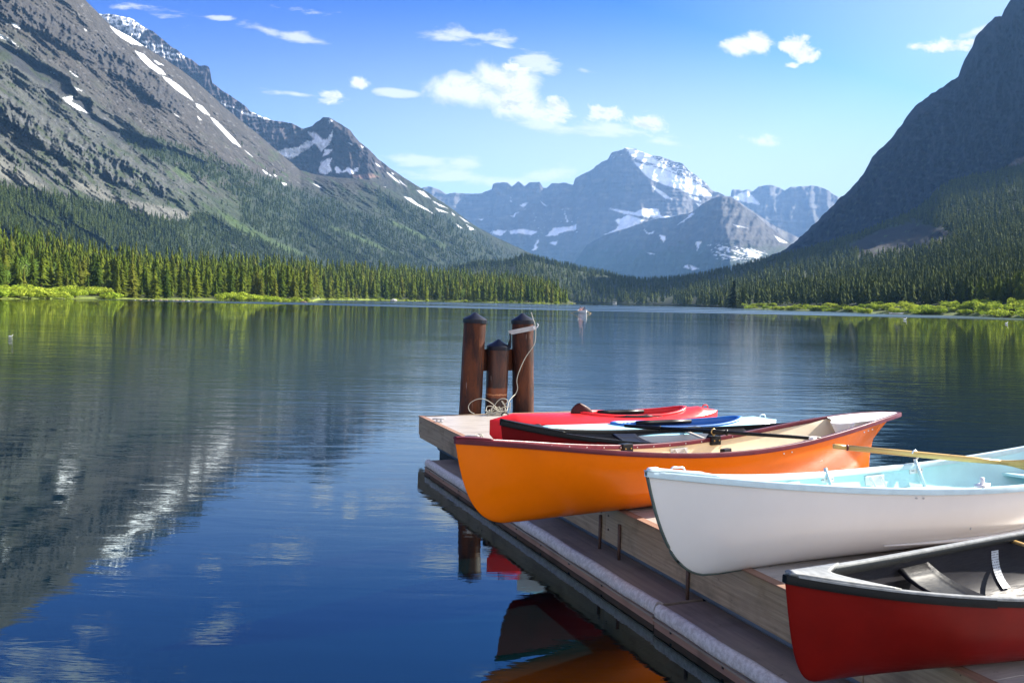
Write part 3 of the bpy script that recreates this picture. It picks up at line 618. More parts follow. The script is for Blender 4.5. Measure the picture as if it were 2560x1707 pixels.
M_BLACKG = painted('black_vinyl_gunwale', (.011, .012, .013), .30, .3, 14, stain=(.5, .52, .5), amount=.16, spec=0.1)
M_WORN_GLINT = painted('worn_vinyl_sun_glint', (.27, .28, .28), .4, .45, 22, stain=(.5, .52, .52), amount=.6, spec=.5)  # worn vinyl, its pale colour also standing for sun glints on the rim
M_DKRED = painted('dark_red_hull', (.16, .006, .008), .35, .3, 3, amount=.3, spec=0.12)
M_DKIN = painted('charcoal_canoe_interior', (.045, .046, .055), .45, .2, 4, amount=.2, spec=0.12)
M_KRED = painted('red_kayak_plastic', (.78, .022, .028), .33, .15, 3, stain=(.8, .4, .4), amount=.25, spec=0.25)
M_KBLUE = painted('pale_blue_kayak_plastic', (.40, .76, .86), .33, .08, 3, amount=.1)
M_KWHITE = painted('white_kayak_plastic', (.80, .82, .84), .33, .05, 3, amount=.1)
M_KWELL = painted('blue_cockpit_plastic', (.025, .16, .50), .4, .15, 3, amount=.1)
M_OARW = wood_mat('varnished_oar_wood', (.72, .48, .18), (.55, .34, .10), .35, scale=3, grain=(1, 24, 24), stain=(.12, .06, .02), stains=.35, bump=.08)
M_STICK = None
M_ALU = mat('cast_aluminium', (.72, .72, .74), .3, metallic=.6)
M_BRASS = mat('brass_fitting', (.55, .36, .13), .3, metallic=.9)

# ------------------------------------------------------------------ dock
DOCK_RZ = math.atan2(.3726, .928); DOCK_A = Vector((-1.216, 11.94, 0)); DL, DW = 14.0, 3.2
dock = empty('floating_dock', DOCK_A, DOCK_RZ, label='weathered wooden floating dock with the boats laid across it', cat='dock')
dM = Matrix.Translation(DOCK_A) @ Matrix.Rotation(DOCK_RZ, 4, 'Z')
def dock_local(P): return dM.inverted() @ Vector(P)
rnd = random.Random(3)
b = MB(); y = -.05
while y > -DL:
    w = .186; b.box((DW / 2, y - w / 2, DK - .019 + rnd.uniform(-.0012, .0012)), (DW / 2 - .045, w / 2 - .0025, .019)); y -= w
b.build('decking', M_DECK, dock, smooth=False, bevel=.003)
fy = [0., 2.46, 5.34, 8.1, 11.0, DL]
for k in range(5):
    b = MB(); b.box((.02 + .0015 * (k % 2), -(fy[k] + fy[k + 1]) / 2, DK - .145), (.02, (fy[k + 1] - fy[k]) / 2 - .0025, .145)); b.build('side_fascia', M_FASCIA, dock, smooth=False, bevel=.005)
    b = MB()
    for yy in (fy[k] + .06, fy[k + 1] - .06):
        for zz in (.31, .42): b.tube([(.002, -yy, zz), (-.004, -yy, zz)], .009, 8)
    b.build('bolt_head', M_IRON, dock)
b = MB(); b.box((DW / 2, .0225, DK - .125), (DW / 2, .0225, .125)); b.build('end_fascia', M_FASCIA, dock, smooth=False, bevel=.004)
b = MB(); b.box((DW - .02, -DL / 2, DK - .125), (.02, DL / 2, .125)); b.build('side_fascia', M_FASCIA, dock, smooth=False, bevel=.004)
b = MB(); b.box((.012, -DL / 2, DK + .004), (.034, DL / 2, .005)); b.build('edge_strip', M_TRIM, dock, smooth=False, bevel=.002)
b = MB()
for i in range(9):
    y0 = -.35 - i * 1.55; b.box((DW / 2, y0 - .66, .02), (DW / 2 - .17, .66, .16))
b.build('float', M_DARKPL, dock, bevel=.03)
b = MB(); b.box((.30, -DL / 2, .155), (.03, DL / 2 - .3, .05)); b.box((DW - .3, -DL / 2, .155), (.03, DL / 2 - .3, .05)); b.box((DW / 2, -.3, .15), (DW / 2 - .3, .03, .05)); b.build('frame_beam', M_DARKPL, dock, smooth=False)
b = MB(); b.tube([(.10, -.6, .165), (.10, -DL, .165)], .032, 12); b.build('pipe', M_PIPE, dock)
SECT = [(-1.24, -6.56, 0.), (-6.60, -DL, -.018)]
for y0, y1, off in SECT:
    b = MB(); yy = y0
    b.box(((-.235 + off + .10) / 2, (y0 + y1) / 2, .112), ((.10 + .235 - off) / 2, abs(y1 - y0) / 2, .018)); w = b.build('walkway_board', M_WALK, dock, smooth=False, bevel=.003)
    b = MB(); prof = [(-.262, .058), (-.278, .066), (-.284, .082), (-.282, .112), (-.270, .136), (-.248, .148), (-.224, .142), (-.208, .1315)]
    nseg = int(abs(y1 - y0) / .12); rows = []
    for k in range(nseg + 1):
        yk = y0 + (y1 - y0) * k / nseg; d = .0025 * math.sin(k * .9) + rnd.uniform(-.0012, .0012); rows.append([(px + off + d, yk, pz + d * .5) for px, pz in prof])
    b.grid(rows, flip=True); b.add([r for r in rows[0]], [tuple(range(8))]); b.add([r for r in rows[-1]], [tuple(range(8))[::-1]])
    b.build('bumper', M_BUMP, dock)
    b = MB(); b.box((-.276 + off, (y0 + y1) / 2, .053), (.016, abs(y1 - y0) / 2, .006)); b.build('bumper_lip', M_WALK, dock, smooth=False)
    b = MB(); b.box((-.268 + off, (y0 + y1) / 2, .004), (.014, abs(y1 - y0) / 2, .043)); b.build('lower_fascia', M_TRIM, dock, smooth=False, bevel=.003)
    b = MB()
    for k in range(int(abs(y1 - y0) / .55)):
        b.box((-.284 + off, y0 - .2 - k * .55, .042), (.003, .008, .012))
    b.build('bolt_head', M_BLACKP, dock, smooth=False)
for px, py in ((1505, 1300), (1553, 1325), (1725, 1440)):
    L_ = dock_local(G(px, 1040 + .4726 * (px - 1050), DK)); b = MB(); b.tube([(-.012, L_.y, .40), (-.012, L_.y, .13)], .013, 8); b.build('rod', M_IRON, dock)
def cleat(px, py, lab):
    P = G(px, py, DK); r = empty('dock_cleat', P, .3, label=lab, cat='cleat', group='cleats on the dock'); b = MB()
    b.box((0, 0, .008), (.05, .022, .008)); b.build('base_plate', M_STEEL, r, bevel=.003)
    b = MB(); b.tube([(-.085, 0, .045), (-.05, 0, .052), (0, 0, .05), (.05, 0, .052), (.085, 0, .045)], [.007, .011, .013, .011, .007], 10); b.tube([(-.028, 0, .01), (-.026, 0, .05)], .011, 8); b.tube([(.028, 0, .01), (.026, 0, .05)], .011, 8); b.build('horn', M_STEEL, r)
cleat(1097, 1056, 'small metal cleat on the far left corner of the white sunlit deck'); cleat(1180, 1100, 'metal cleat with curled rope just behind the orange boat bow')

# ------------------------------------------------------------------ piles
dolphin = empty('mooring_piles', U(1180, 1035, 12.5).xy.to_3d(), label='three rusty steel mooring piles with black pointed caps joined by a crossbeam', cat='mooring piles')
dolphin.location.z = 0; inv = Matrix.Translation(-dolphin.location)
def pile(tx, ty, bx, by, Y, rad, m, ztop=None):
    T = U(tx, ty, Y); B = U(bx, by, Y); d = (T - B).normalized(); base = B + d * ((-1.1 - B.z) / d.z); b = MB(); n = 28
    a = d.cross(Vector((0, 1, 0))).normalized(); c = a.cross(d).normalized(); L_ = (T - base).length; rows = []
    for k in range(24):
        q = base + d * (L_ * k / 23); rows.append([q + (a * math.cos(w * 2 * math.pi / n) + c * math.sin(w * 2 * math.pi / n)) * (rad + .0015 * math.sin(k * 1.7 + w)) for w in range(n)])
    b.grid([[inv @ v for v in r] for r in rows], closed=True); p = b.build('pile', m, dolphin)
    b = MB(); prof = [(rad + .012, -.055), (rad + .014, -.05), (rad + .014, .0), (rad + .006, .008), (rad * .5, .052), (.02, .094), (.0005, .1)]
    rows = [[inv @ (T + d * z + (a * math.cos(w * 2 * math.pi / n) + c * math.sin(w * 2 * math.pi / n)) * r) for w in range(n)] for r, z in prof]; b.grid(rows, closed=True)
    cp = b.build('cap', M_CAP, p, autos=40); return T, B, d
PL = pile(1187.5, 798, 1175, 1035, 12.45, .158, M_RUST); PM = pile(1246, 865, 1239, 1034, 12.62, .155, M_RUSTB); PR = pile(1306.5, 800, 1308, 1033, 12.8, .155, M_RUST)
b = MB(); A_, B_ = U(1200, 899, 12.60), U(1292, 900, 12.86); d = (B_ - A_); c = (A_ + B_) / 2 - dolphin.location
b.box(c, (d.length / 2, .02, .155), rz=math.atan2(d.y, d.x)); b.build('crossbeam', M_RUST, dolphin, smooth=False, bevel=.004)
# metal strap round the right pile, its tie, and the rope
t_ = empty('strap_bracket', U(1306, 825, 12.62), label='pale metal strap bracket bolted across the taller right pile', cat='bracket'); inv2 = Matrix.Translation(-t_.location)
A_, B_ = U(1272, 832, 12.66), U(1340, 818.5, 12.60); b = MB(); ax = (B_ - A_).normalized(); up = ax.cross(Vector((0, 1, 0))).normalized() * -1
rows = []
for k in range(9):
    q = A_ + (B_ - A_) * k / 8 + Vector((0, -.03 * math.sin(math.pi * k / 8), 0)); h = .032; rows.append([inv2 @ (q + up * h), inv2 @ (q - up * h), inv2 @ (q - up * h + Vector((0, .008, 0))), inv2 @ (q + up * h + Vector((0, .008, 0)))])
b.grid(rows, closed=True); b.add(rows[0], [(0, 1, 2, 3)]); b.add(rows[-1], [(3, 2, 1, 0)]); b.build('strap', M_STEEL, t_, smooth=False)
b = MB(); q = U(1337, 819, 12.57) - t_.location; b.tube([q + Vector((0, -.02, 0)), q + Vector((0, .05, 0))], .024, 12); b.tube([q + Vector((.035, -.01, .0)), q + Vector((.05, -.01, .04)), q + Vector((.035, -.01, .06))], .008, 6); b.build('bolt', M_ALU, t_)
b = MB(); b.tube([U(1275, 834, 12.65) - t_.location, U(1276, 846, 12.64) - t_.location, U(1274, 858, 12.64) - t_.location, U(1273, 870, 12.64) - t_.location], [.012, .010, .022, .026], 8); b.build('tie_strap', M_BLACKP, t_)
def smooth_path(pts, n=8):
    out = []
    for i in range(len(pts) - 1):
        p0, p1, p2, p3 = [Vector(pts[max(0, min(len(pts) - 1, i + k))]) for k in (-1, 0, 1, 2)]
        for j in range(n):
            t = j / n; out.append(.5 * ((2 * p1) + (p2 - p0) * t + (2 * p0 - 5 * p1 + 4 * p2 - p3) * t * t + (3 * p1 - p0 - 3 * p2 + p3) * t ** 3))
    return out + [Vector(pts[-1])]
path = [U(x, y_, Y) for x, y_, Y in ((1328, 781, 12.6), (1332, 795, 12.58), (1338, 814, 12.55), (1339, 838, 12.58), (1335, 862, 12.6), (1314, 893, 12.6), (1299, 925, 12.6), (1292, 950, 12.6), (1294, 970, 12.6), (1289, 984, 12.58), (1281, 992, 12.5), (1272, 1004, 12.4), (1268, 1022, 12.3), (1262, 1034, 12.2))]
rs = random.Random(5); 
def coil_pts():
    c = U(1240, 1034, 12.22); out = []
    for k in range(46):
        w = k * .82; r = .05 + .08 * rs.random(); out.append((c.x + r * 1.25 * math.cos(w), c.y + r * .6 * math.sin(w), DK + .012 + max(0, .05 + .045 * math.sin(w * 1.7 + 1)) * rs.uniform(.2, 1.2)))
    return out
b = MB(); b.tube(smooth_path([tuple(p) for p in path] + coil_pts(), 6), .0065, 6)
loop = [U(x, y_, 12.2) for x, y_ in ((1245, 1030), (1236, 1014), (1222, 1003), (1208, 997), (1192, 998), (1177, 1006), (1171, 1017), (1175, 1028), (1186, 1034))]; b.tube(smooth_path(loop, 6), .0055, 6)
loop = [U(x, y_, 12.2) for x, y_ in ((1236, 1014), (1243, 1004), (1252, 997), (1264, 997), (1269, 1003), (1262, 1010), (1254, 1002), (1262, 1014), (1272, 1018), (1276, 1006), (1274, 1030))]; b.tube(smooth_path(loop, 6), .0055, 6)
tag(b.build('rope', M_ROPE), 'thin pale rope hanging down the right pile into a tangled coil on the dock', 'rope')
b = MB(); c = G(1196, 1097, DK); pts = [(c.x + .05 * math.cos(w), c.y + .08 * math.sin(w) * .6, DK + .02 + .03 * abs(math.sin(w * 1.3))) for w in [k * .7 for k in range(16)]]; b.tube(smooth_path(pts, 5), .006, 6)
tag(b.build('rope', M_ROPE), 'short curled rope end on the deck behind the orange bow', 'rope')

# ------------------------------------------------------------------ open boats
class Boat:
    def __init__(s, name, X, Y, th, L, heel, bf, zf, bow, stern, label, cat, group=None, mmid=2.7, mend=1.15, mstern=1.15, bow_n=22, stern_n=20, lip=.012):
        s.L, s.bf, s.zf = L, bf, zf; s.root = empty(name, (X, Y, DK), th, heel, label, cat, group)
        s.M = Matrix.Translation((X, Y, DK)) @ Matrix.Rotation(th, 4, 'Z') @ Matrix.Rotation(heel, 4, 'X')
        st = []                                                     # stations (x, zkeel)
        for k in range(bow_n + 1):
            f = k / bow_n; f = 1 - (1 - f) ** 1.5 if f > 0 else 0; st.append(bow(f))
        xs = stern(1.)[0]; x0 = st[-1][0]; z0 = st[-1][1]; z1 = stern(1.)[1]
        for k in range(1, 30):
            t = k / 30.; x = x0 + (L - xs - x0) * t; st.append((x, z0 * max(0, 1 - t * 3) ** 2 + z1 * max(0, t * 3 - 2) ** 2))
        for k in range(stern_n, -1, -1):
            f = k / stern_n; f = 1 - (1 - f) ** 1.5; x, z = stern(f); st.append((L - x, z))
        s.st = st; s.mm = (mmid, mend, mstern)
    def m(s, t):
        mm, a, c = s.mm; w = math.sin(math.pi * min(1, max(0, t))) ** (.8 if t < .5 else (.8 if c > 1 else 2.2)); e = a + (c - a) * t; return e + (mm - e) * w
    def sect(s, x, zk, n=15, inset=0., up=0.):
        t = min(1, max(0, x / s.L)); bb = max(0., float(s.bf(t)) - inset); zg = float(s.zf(t)); m = s.m(t); out = []
        zk = min(zk + up, zg - .0005)
        for k in range(n + 1):
            w = math.pi / 2 * k / n; out.append((bb * math.sin(w) ** (2 / m), zk + (zg - zk) * (1 - math.cos(w) ** (2 / m) if k < n else 1)))
        return out
    def shell(s, name, m, inset=0., up=0., n=15, x0=0., x1=None, flip=False, drop=0.):
        x1 = s.L if x1 is None else x1; b = MB(); rows = []
        for x, zk in s.st:
            if x < x0 or x > x1: continue
            c = s.sect(x, zk, n, inset, up); rows.append([(x, -y, z - drop * (k == n)) for k, (y, z) in enumerate(c)][::-1] + [(x, y, z) for y, z in c[1:]])
        b.grid(rows, flip=flip); return b.build(name, m, s.root, weld=True)
    def g(s, t, side, out=0., up=0.):
        return Vector((t * s.L, side * (max(0., float(s.bf(t))) + out), float(s.zf(t)) + up))
    def rail(s, name, m, w=.022, h=.028, side=-1, t0=0., t1=1., n=64, up=.0, inn=None):
        b = MB(); rows = []; inn = w if inn is None else inn
        for k in range(n + 1):
            t = t0 + (t1 - t0) * k / n; p = s.g(t, side, 0, up); o = w * .5; i_ = -min(inn, max(.002, float(s.bf(t))))
            rows.append([p + Vector((0, side * o, .004)), p + Vector((0, side * o, -h)), p + Vector((0, side * i_, -h)), p + Vector((0, side * i_, .004)), p + Vector((0, side * (i_ + .004), .009)), p + Vector((0, side * (o - .004), .009))])
        b.grid(rows, closed=True, flip=side > 0); b.add(rows[0], [tuple(range(6))]); b.add(rows[-1], [tuple(range(6))[::-1]]); return b.build(name, m, s.root, autos=50)
    def find(s, px, side=1, up=0.):
        ts = np.linspace(0, 1, 600); P = np.array([s.M @ s.g(t, side, 0, up) for t in ts]); q = proj(P); i = int(np.abs(q[:, 0] - px).argmin()); return ts[i], Vector(P[i])
    def plate(s, name, m, t0, t1, up=.004, crown=.0, n=10, nx=14, notch=0.):
        """a little deck between the gunwales; notch hollows its inner edge"""
        b = MB(); rows = []
        for i in range(nx + 1):
            row = []
            for j in range(n + 1):
                v = -1 + 2 * j / n; t = t0 + (t1 - t0) * i / nx
                if notch and abs(i - (nx if notch > 0 else 0)) == 0: t += -notch * (1 - v * v)
                elif notch: f = i / nx if notch > 0 else 1 - i / nx; t += -notch * (1 - v * v) * f
                bb = max(.0, float(s.bf(t)) - .004); row.append((t * s.L, v * bb, float(s.zf(t)) + up + crown * (1 - v * v)))
            rows.append(row)
        b.grid(rows); return b.build(name, m, s.root, solid=.02)
    def strip(s, name, m, x0, x1, w=.006, out=.004):
        """strip along stem and keel"""
        pts = [(x, z) for x, z in s.st if x0 <= x <= x1]; b = MB(); rows = []
        for i, (x, z) in enumerate(pts):
            a = pts[max(0, i - 1)]; c = pts[min(len(pts) - 1, i + 1)]; d = Vector((c[0] - a[0], 0, c[1] - a[1])).normalized(); nr = Vector((d.z, 0, -d.x)) * -1
            if nr.x > 0 and i < len(pts) / 2: nr = -nr
            if nr.z > 0: nr = -nr if abs(nr.x) < .7 else nr
            p = Vector((x, 0, z)); rows.append([p + nr * out + Vector((0, -w, 0)), p + nr * out + Vector((0, w, 0)), p - nr * .008 + Vector((0, w, 0)), p - nr * .008 + Vector((0, -w, 0))])
        b.grid(rows, closed=True); return b.build(name, m, s.root)
def stem_curve(rk, ck, kp, ztop, lift):
    return lambda f: (rk * f + ck * (1 - (1 - f ** kp) ** (1 / kp)), ztop + (lift - ztop) * f)
def seat_slab(b_, name, m, t0, t1, zfrac, w, thick=.02, dip=0.):
    b = MB(); rows = []
    for i in range(9):
        t = t0 + (t1 - t0) * i / 8
        row = []
        for j in range(11):
            v = -1 + 2 * j / 10; e = 1 if 0 < i < 8 else .6
            row.append((t * b_.L, v * min(w, float(b_.bf(t)) - .03), float(b_.zf(t)) * zfrac - dip * (1 - v * v) * e + dip * .3 * abs(v) ** 6))
        rows.append(row)
    b.grid(rows); return b.build(name, m, b_.root, solid=thick)
def bolts(b_, ts, side, down, m=M_ALU if False else None, r=.006):
    b = MB()
    for t in ts:
        p = b_.g(t, side, .002, -down)
        b.tube([p, p + Vector((0, side * .007, 0))], r, 8)
    return b.build('bolt', m, b_.root)
def paramb(B, n, wa, pe): return lambda t: B / 2 * max(0., 1 - abs(2 * t ** wa - 1) ** n) ** pe
def paramz(zb, zm, zs, tm, ps): return lambda t: zm + ((zb - zm) * (1 - t / tm) ** ps if t < tm else (zs - zm) * ((t - tm) / (1 - tm)) ** ps)

# orange rowing boat
def bo(t):
    P_, Q_ = math.exp(-.1666), math.exp(-.6695); m_ = (P_ / (P_ + Q_)) ** P_ * (Q_ / (P_ + Q_)) ** Q_
    return math.exp(-.1212) / 2 * (max(0, t) ** P_ * max(0, 1 - t) ** Q_ / m_) * (1 - .4455 * (t - .5))
def zo(t): w = 2 * t - 1; return .4041 + .0176 * w + .3397 * w ** 2 - .0535 * w ** 3 - .1501 * w ** 4
STERN_O = [(0, .558), (.12, .50), (.26, .41), (.40, .31), (.45, .26), (.46, .13), (.47, .02), (.55, .004)]
def stern_o(f):
    n_ = len(STERN_O) - 1; k = min(n_ - 1, int(f * n_)); u = f * n_ - k; return tuple(a + (c - a) * u for a, c in zip(STERN_O[k], STERN_O[k + 1]))
orange = Boat('rowing_boat', -.3519, 6.0344, .5749, 5.0511, -.065, bo, zo, stem_curve(.1035, .42, 3.1, zo(0), .012), stern_o, 'bright orange rowing boat with maroon gunwales and cream inside lying across the dock', 'rowing boat', mmid=2.5, mend=1.25, mstern=.42)
o_ = orange
o_.shell('hull', M_ORANGE)
o_.shell('inner_skin', M_CREAM, .013, .016, x0=.35, x1=5.02, flip=True)
for sd in (-1, 1): o_.rail('gunwale', M_MAROON, .026, .027, sd)
o_.plate('bow_deck', M_MAROON, .0, .05, .002, .004, notch=.01)
# stern flotation tank
def tank():
    b = MB(); rows = []
    for i in range(15):
        t = .86 + .14 * i / 14; row = []
        for j in range(15):
            v = -1 + 2 * j / 14; bb = max(0, float(o_.bf(t)) - .012); sink = .040 * (1 - abs(v) ** 1.5) ** 1.5 * min(1, (1 - i / 14) * 2.) - .004
            tt = t - .035 * (1 - v * v) * (1 - i / 14) - .012 * math.sin(v * 7) * (1 - i / 14) * (1 - v * v); row.append((tt * o_.L, v * bb, float(o_.zf(t)) - sink))
        rows.append(row)
    for j_extra in (1,): pass
    b.grid(rows); front = rows[0]; low = [(x + .02, y_ * .55, z - .09) for x, y_, z in front]; b.grid([low, front]); return b.build('stern_tank', M_LILAC, o_.root)
tank()
bolts(o_, [.565, .585, .80, .815, .83], -1, .055, M_ALU)
b = MB()
for t in np.linspace(.12, .62, 14): b.tube([o_.g(t, 1, -.03, -.012), o_.g(t, 1, -.036, -.012)], .005, 6)
b.build('rivet', M_ALU, o_.root)
def bracket(b_, t, side, w, name, m):
    """plate with two fingers that carries a rowing seat"""
    p = b_.g(t, side, -.035, -.05); b = MB(); b.box(p + Vector((0, 0, -.03)), (w, .004, .034)); r = b.build(name, m, b_.root, smooth=False, bevel=.002)
    b = MB()
    for q in (-.55, .55): b.tube([p + Vector((q * w, -side * .006, .0)), p + Vector((q * w + .02, -side * .03, -.06)), p + Vector((q * w + .03, -side * .05, -.14))], .009, 6)
    b.build('finger', m, r); return r
tb, _ = o_.find(1690, 1); bracket(o_, tb, 1, .10, 'seat_bracket', M_STEEL)
def lock_block(b_, t, side, name='oarlock_mount', horn=True, m=M_BLACKP):
    p = b_.g(t, side, 0, 0); ta = b_.g(min(1, t + .02), side) - b_.g(max(0, t - .02), side); rz = math.atan2(ta.y, ta.x)
    b = MB(); b.box(p + Vector((0, -side * .012, -.02)), (.058, .034, .040), rz); r = b.build(name, m, b_.root, smooth=False, bevel=.006)
    b = MB()
    for q in (-.03, .03): b.tube([p + Vector((q, -side * .044, -.02)), p + Vector((q, -side * .053, -.02))], .007, 8)
    b.build('screw', M_BRASS, r)
    return p
t1, _ = o_.find(1562, 1); lock_block(o_, t1, 1)
t2, P2 = o_.find(1782, 1); lp = lock_block(o_, t2, 1)
b = MB(); c = lp + Vector((0, -.01, .055)); b.tube([c + Vector((.026 * math.cos(w), 0, .026 * math.sin(w))) for w in [math.pi * (-.5 + k / 8) * 1 for k in range(17)]], .006, 8); b.tube([lp, lp + Vector((0, -.01, .03))], .008, 8); b.build('oarlock', M_BRASS, o_.root)
t3, P3 = o_.find(2045, -1)
p = o_.g(t3 - .005, -1, -.03, .012); b = MB(); b.box(p, (.05, .022, .012), .35); b.build('oar_rest', M_LILAC, o_.root, smooth=False, bevel=.004)
t4, _ = o_.find(1825, -1); p = o_.g(t4, -1, -.045, .012); b = MB(); b.box(p, (.052, .022, .02), .2); b.build('oarlock_block', M_BLACKP, o_.root, smooth=False, bevel=.004)
for tt in (.42, .66):
    b = MB(); a_, c_ = o_.g(tt, -1, -.02, -.19), o_.g(tt, 1, -.02, -.19); b.box((a_ + c_) / 2, (.10, (c_ - a_).length / 2 - .03, .011)); b.build('seat', M_CREAM, o_.root, smooth=False, bevel=.004)
# black oar resting across it
A_ = P2 + Vector((0, 0, .058)); B2 = U(2052, 1096, P3.y + .02); dr_ = (B2 - A_).normalized(); H1 = U(1623, 1064, A_.y - (A_ - U(1623, 1064, A_.y)).length * dr_.y)
oar = empty('oar', A_, math.atan2(dr_.y, dr_.x), label='black oar lying across the orange boat from its far oarlock', cat='oar'); iv = (Matrix.Translation(A_) @ Matrix.Rotation(oar.rotation_euler.z, 4, 'Z')).inverted()
b = MB(); b.tube([iv @ (A_ - dr_ * .72), iv @ B2], [.017, .016], 12); b.build('shaft', M_BLACKP, oar)
b = MB(); b.tube([iv @ (A_ - dr_ * .86), iv @ (A_ - dr_ * .70), iv @ (A_ - dr_ * .52), iv @ (A_ - dr_ * .50)], [.015, .019, .02, .024], 12); b.build('grip', M_BLACKP, oar)
b = MB(); b.tube([iv @ (A_ - dr_ * .09), iv @ (A_ + dr_ * .12)], [.022, .022], 12); b.tube([iv @ (A_ + dr_ * .12), iv @ (A_ + dr_ * .135)], [.028, .028], 12); b.build('sleeve', M_BLACKP, oar)

# white rowing boat
pw = [0.8016, 4.9973, 0.4864, 4.8401, 1.0553, 0.6374, 0.4142, 0.6412, 1.9537, 0.5924, 0.1509, 0.3536, 2.9079, -0.0124, 1.9618, 1.3301, -0.053, 1.0206]
zw = paramz(.6374, .4142, .6412, .5924, 1.9618)
white = Boat('rowing_boat', pw[0], pw[1], pw[2], pw[3], pw[16], paramb(pw[4], pw[8], pw[15], pw[17]), zw, stem_curve(.1509, .3536, 2.9, zw(0), -.0), lambda f: (STERN_O and (stern_o(f)[0], stern_o(f)[1] * zw(1) / .558)), 'glossy white rowing boat with pale aqua inside and a wooden oar across it', 'rowing boat', mmid=2.5, mend=1.25, mstern=.45)
o_ = white
o_.shell('hull', M_WHITE); o_.shell('inner_skin', M_AQUA, .013, .016, x0=.3, x1=4.6, flip=True)
for sd in (-1, 1): o_.rail('gunwale', M_AQUAG, .03, .029, sd)
o_.plate('bow_deck', M_AQUAG, .0, .10, .002, .006, notch=.02); o_.plate('stern_deck', M_AQUAG, .86, .995, .002, .006, notch=-.03)
o_.strip('keel_strip', M_STEMST, -1, 1.0, .007, .005)
b = MB(); p = o_.g(.004, 0, 0, .0); b.box(p + Vector((.03, 0, .012)), (.035, .018, .012)); b.build('bow_cap', M_LILAC, o_.root, bevel=.008)
b = MB(); c = o_.g(.045, 0, 0, .012); b.tube(smooth_path([c + Vector((-.045, 0, 0)), c + Vector((-.03, 0, .03)), c + Vector((.01, 0, .028)), c + Vector((.05, 0, .024)), c + Vector((.065, 0, .0))], 5), .006, 8); b.build('handle', M_ALU, o_.root)
def bilge(b_, name, m, x0, x1, side=-1, phi=.40, w=.022):
    """rubbing strake low on the hull"""
    b = MB(); pts = []
    for x, zk in b_.st:
        if x0 <= x <= x1:
            c = b_.sect(x, zk, 40); k = int(phi * 40); pts.append((x, side * (c[k][0] + .006), c[k][1] - .004))
    n_ = len(pts); rr = [w * min(1, .35 + 3 * min(i, n_ - 1 - i) / n_) for i in range(n_)]; b.tube(pts, rr, 10, flat=.6); return b.build(name, m, b_.root)
bilge(o_, 'bilge_strake', M_WHITE, 1.55, 4.0, -1, .46); bilge(o_, 'bilge_strake', M_WHITE, 1.55, 4.0, 1, .46)
tb, _ = o_.find(2290, -1); bolts(o_, [tb, tb + .011], -1, .05, M_STEEL)
t5, _ = o_.find(2447, -1); b = MB(); cc = o_.sect(t5 * o_.L, 0, 30); k = 19; b.tube([(t5 * o_.L, -cc[k][0], cc[k][1]), (t5 * o_.L, -cc[k][0] - .006, cc[k][1])], .007, 8); b.build('drain_plug', M_STEEL, o_.root)
for px_, w_ in ((1965, .09), (2176, .10)):
    tb, _ = o_.find(px_, 1); bracket(o_, tb, 1, w_, 'seat_bracket', M_LILAC)
def post(b_, px_, lower, lab='oarlock_arm'):
    t, P = b_.find(px_, 1); p = b_.g(t, 1, -.012, .0); b = MB(); b.tube([p + Vector((0, 0, .035)), p + Vector((.012, -.045, -.10)), p + Vector((.02, -.085, -lower))], [.013, .013, .012], 10); r = b.build(lab, M_AQUAG, b_.root)
    b = MB(); b.box(p + Vector((0, -.008, -.045)), (.075, .003, .022)); b.build('mount_plate', M_LILAC, r, smooth=False)
    b = MB()
    for q in (-.055, -.035, .035, .055): b.tube([p + Vector((q, -.012, -.045)), p + Vector((q, -.018, -.045))], .006, 6)
    b.build('screw', M_STEEL, r); return t, b_.M @ (p + Vector((0, 0, .035)))
post(o_, 2060, .19); tq, PQ = post(o_, 2284, .20)
c = o_.M.inverted() @ PQ; b = MB(); b.tube([c + Vector((.034 * math.cos(w), 0, .036 + .036 * math.sin(w))) for w in [math.pi * (-.62 + 1.5 * k / 16) for k in range(17)]], .007, 8); b.build('oarlock', M_ALU, o_.root)
b = MB(); tz, _ = o_.find(2475, -1); p = o_.g(tz, -1, -.05, .015); b.box(p + Vector((0, 0, 0)), (.075, .03, .008), .35); b.tube([p, p + Vector((0, 0, .05))], .014, 10); b.build('oarlock_socket', M_LILAC, o_.root)
for tt in (.40, .60, .80):
    b = MB(); a_, c_ = o_.g(tt, -1, -.02, -.17), o_.g(tt, 1, -.02, -.17); b.box((a_ + c_) / 2, (.11, (c_ - a_).length / 2 - .03, .011)); b.build('seat', M_AQUA, o_.root, smooth=False, bevel=.004)
# wooden oar
A_ = PQ + Vector((0, 0, .045)); B_ = U(2500, 1155, A_.y - .13); d = (B_ - A_).normalized(); oar = empty('oar', A_, math.atan2(d.y, d.x), label='varnished wooden oar propped in the far oarlock of the white boat', cat='oar'); iv = (Matrix.Translation(A_) @ Matrix.Rotation(oar.rotation_euler.z, 4, 'Z')).inverted()
len1 = (U(2082, 1130, A_.y + .12) - A_).length
b = MB(); b.tube([iv @ (A_ - d * (len1 - .10)), iv @ (A_ - d * .1), iv @ (A_ + d * .4), iv @ (A_ + d * .66)], [.0215, .0235, .023, .017], 14); b.build('shaft', M_OARW, oar)
b = MB(); b.tube([iv @ (A_ - d * len1), iv @ (A_ - d * (len1 - .02)), iv @ (A_ - d * (len1 - .10))], [.019, .021, .0205], 14); b.build('grip', M_OARW, oar)
b = MB(); b.tube([iv @ (A_ - d * (len1 - .103)), iv @ (A_ - d * (len1 - .116))], .0245, 14); b.build('collar', M_MAROON, oar)
b = MB(); up = Vector((0, -.5, .86)); sidev = d.cross(up).normalized(); upv = sidev.cross(d).normalized(); rows = []
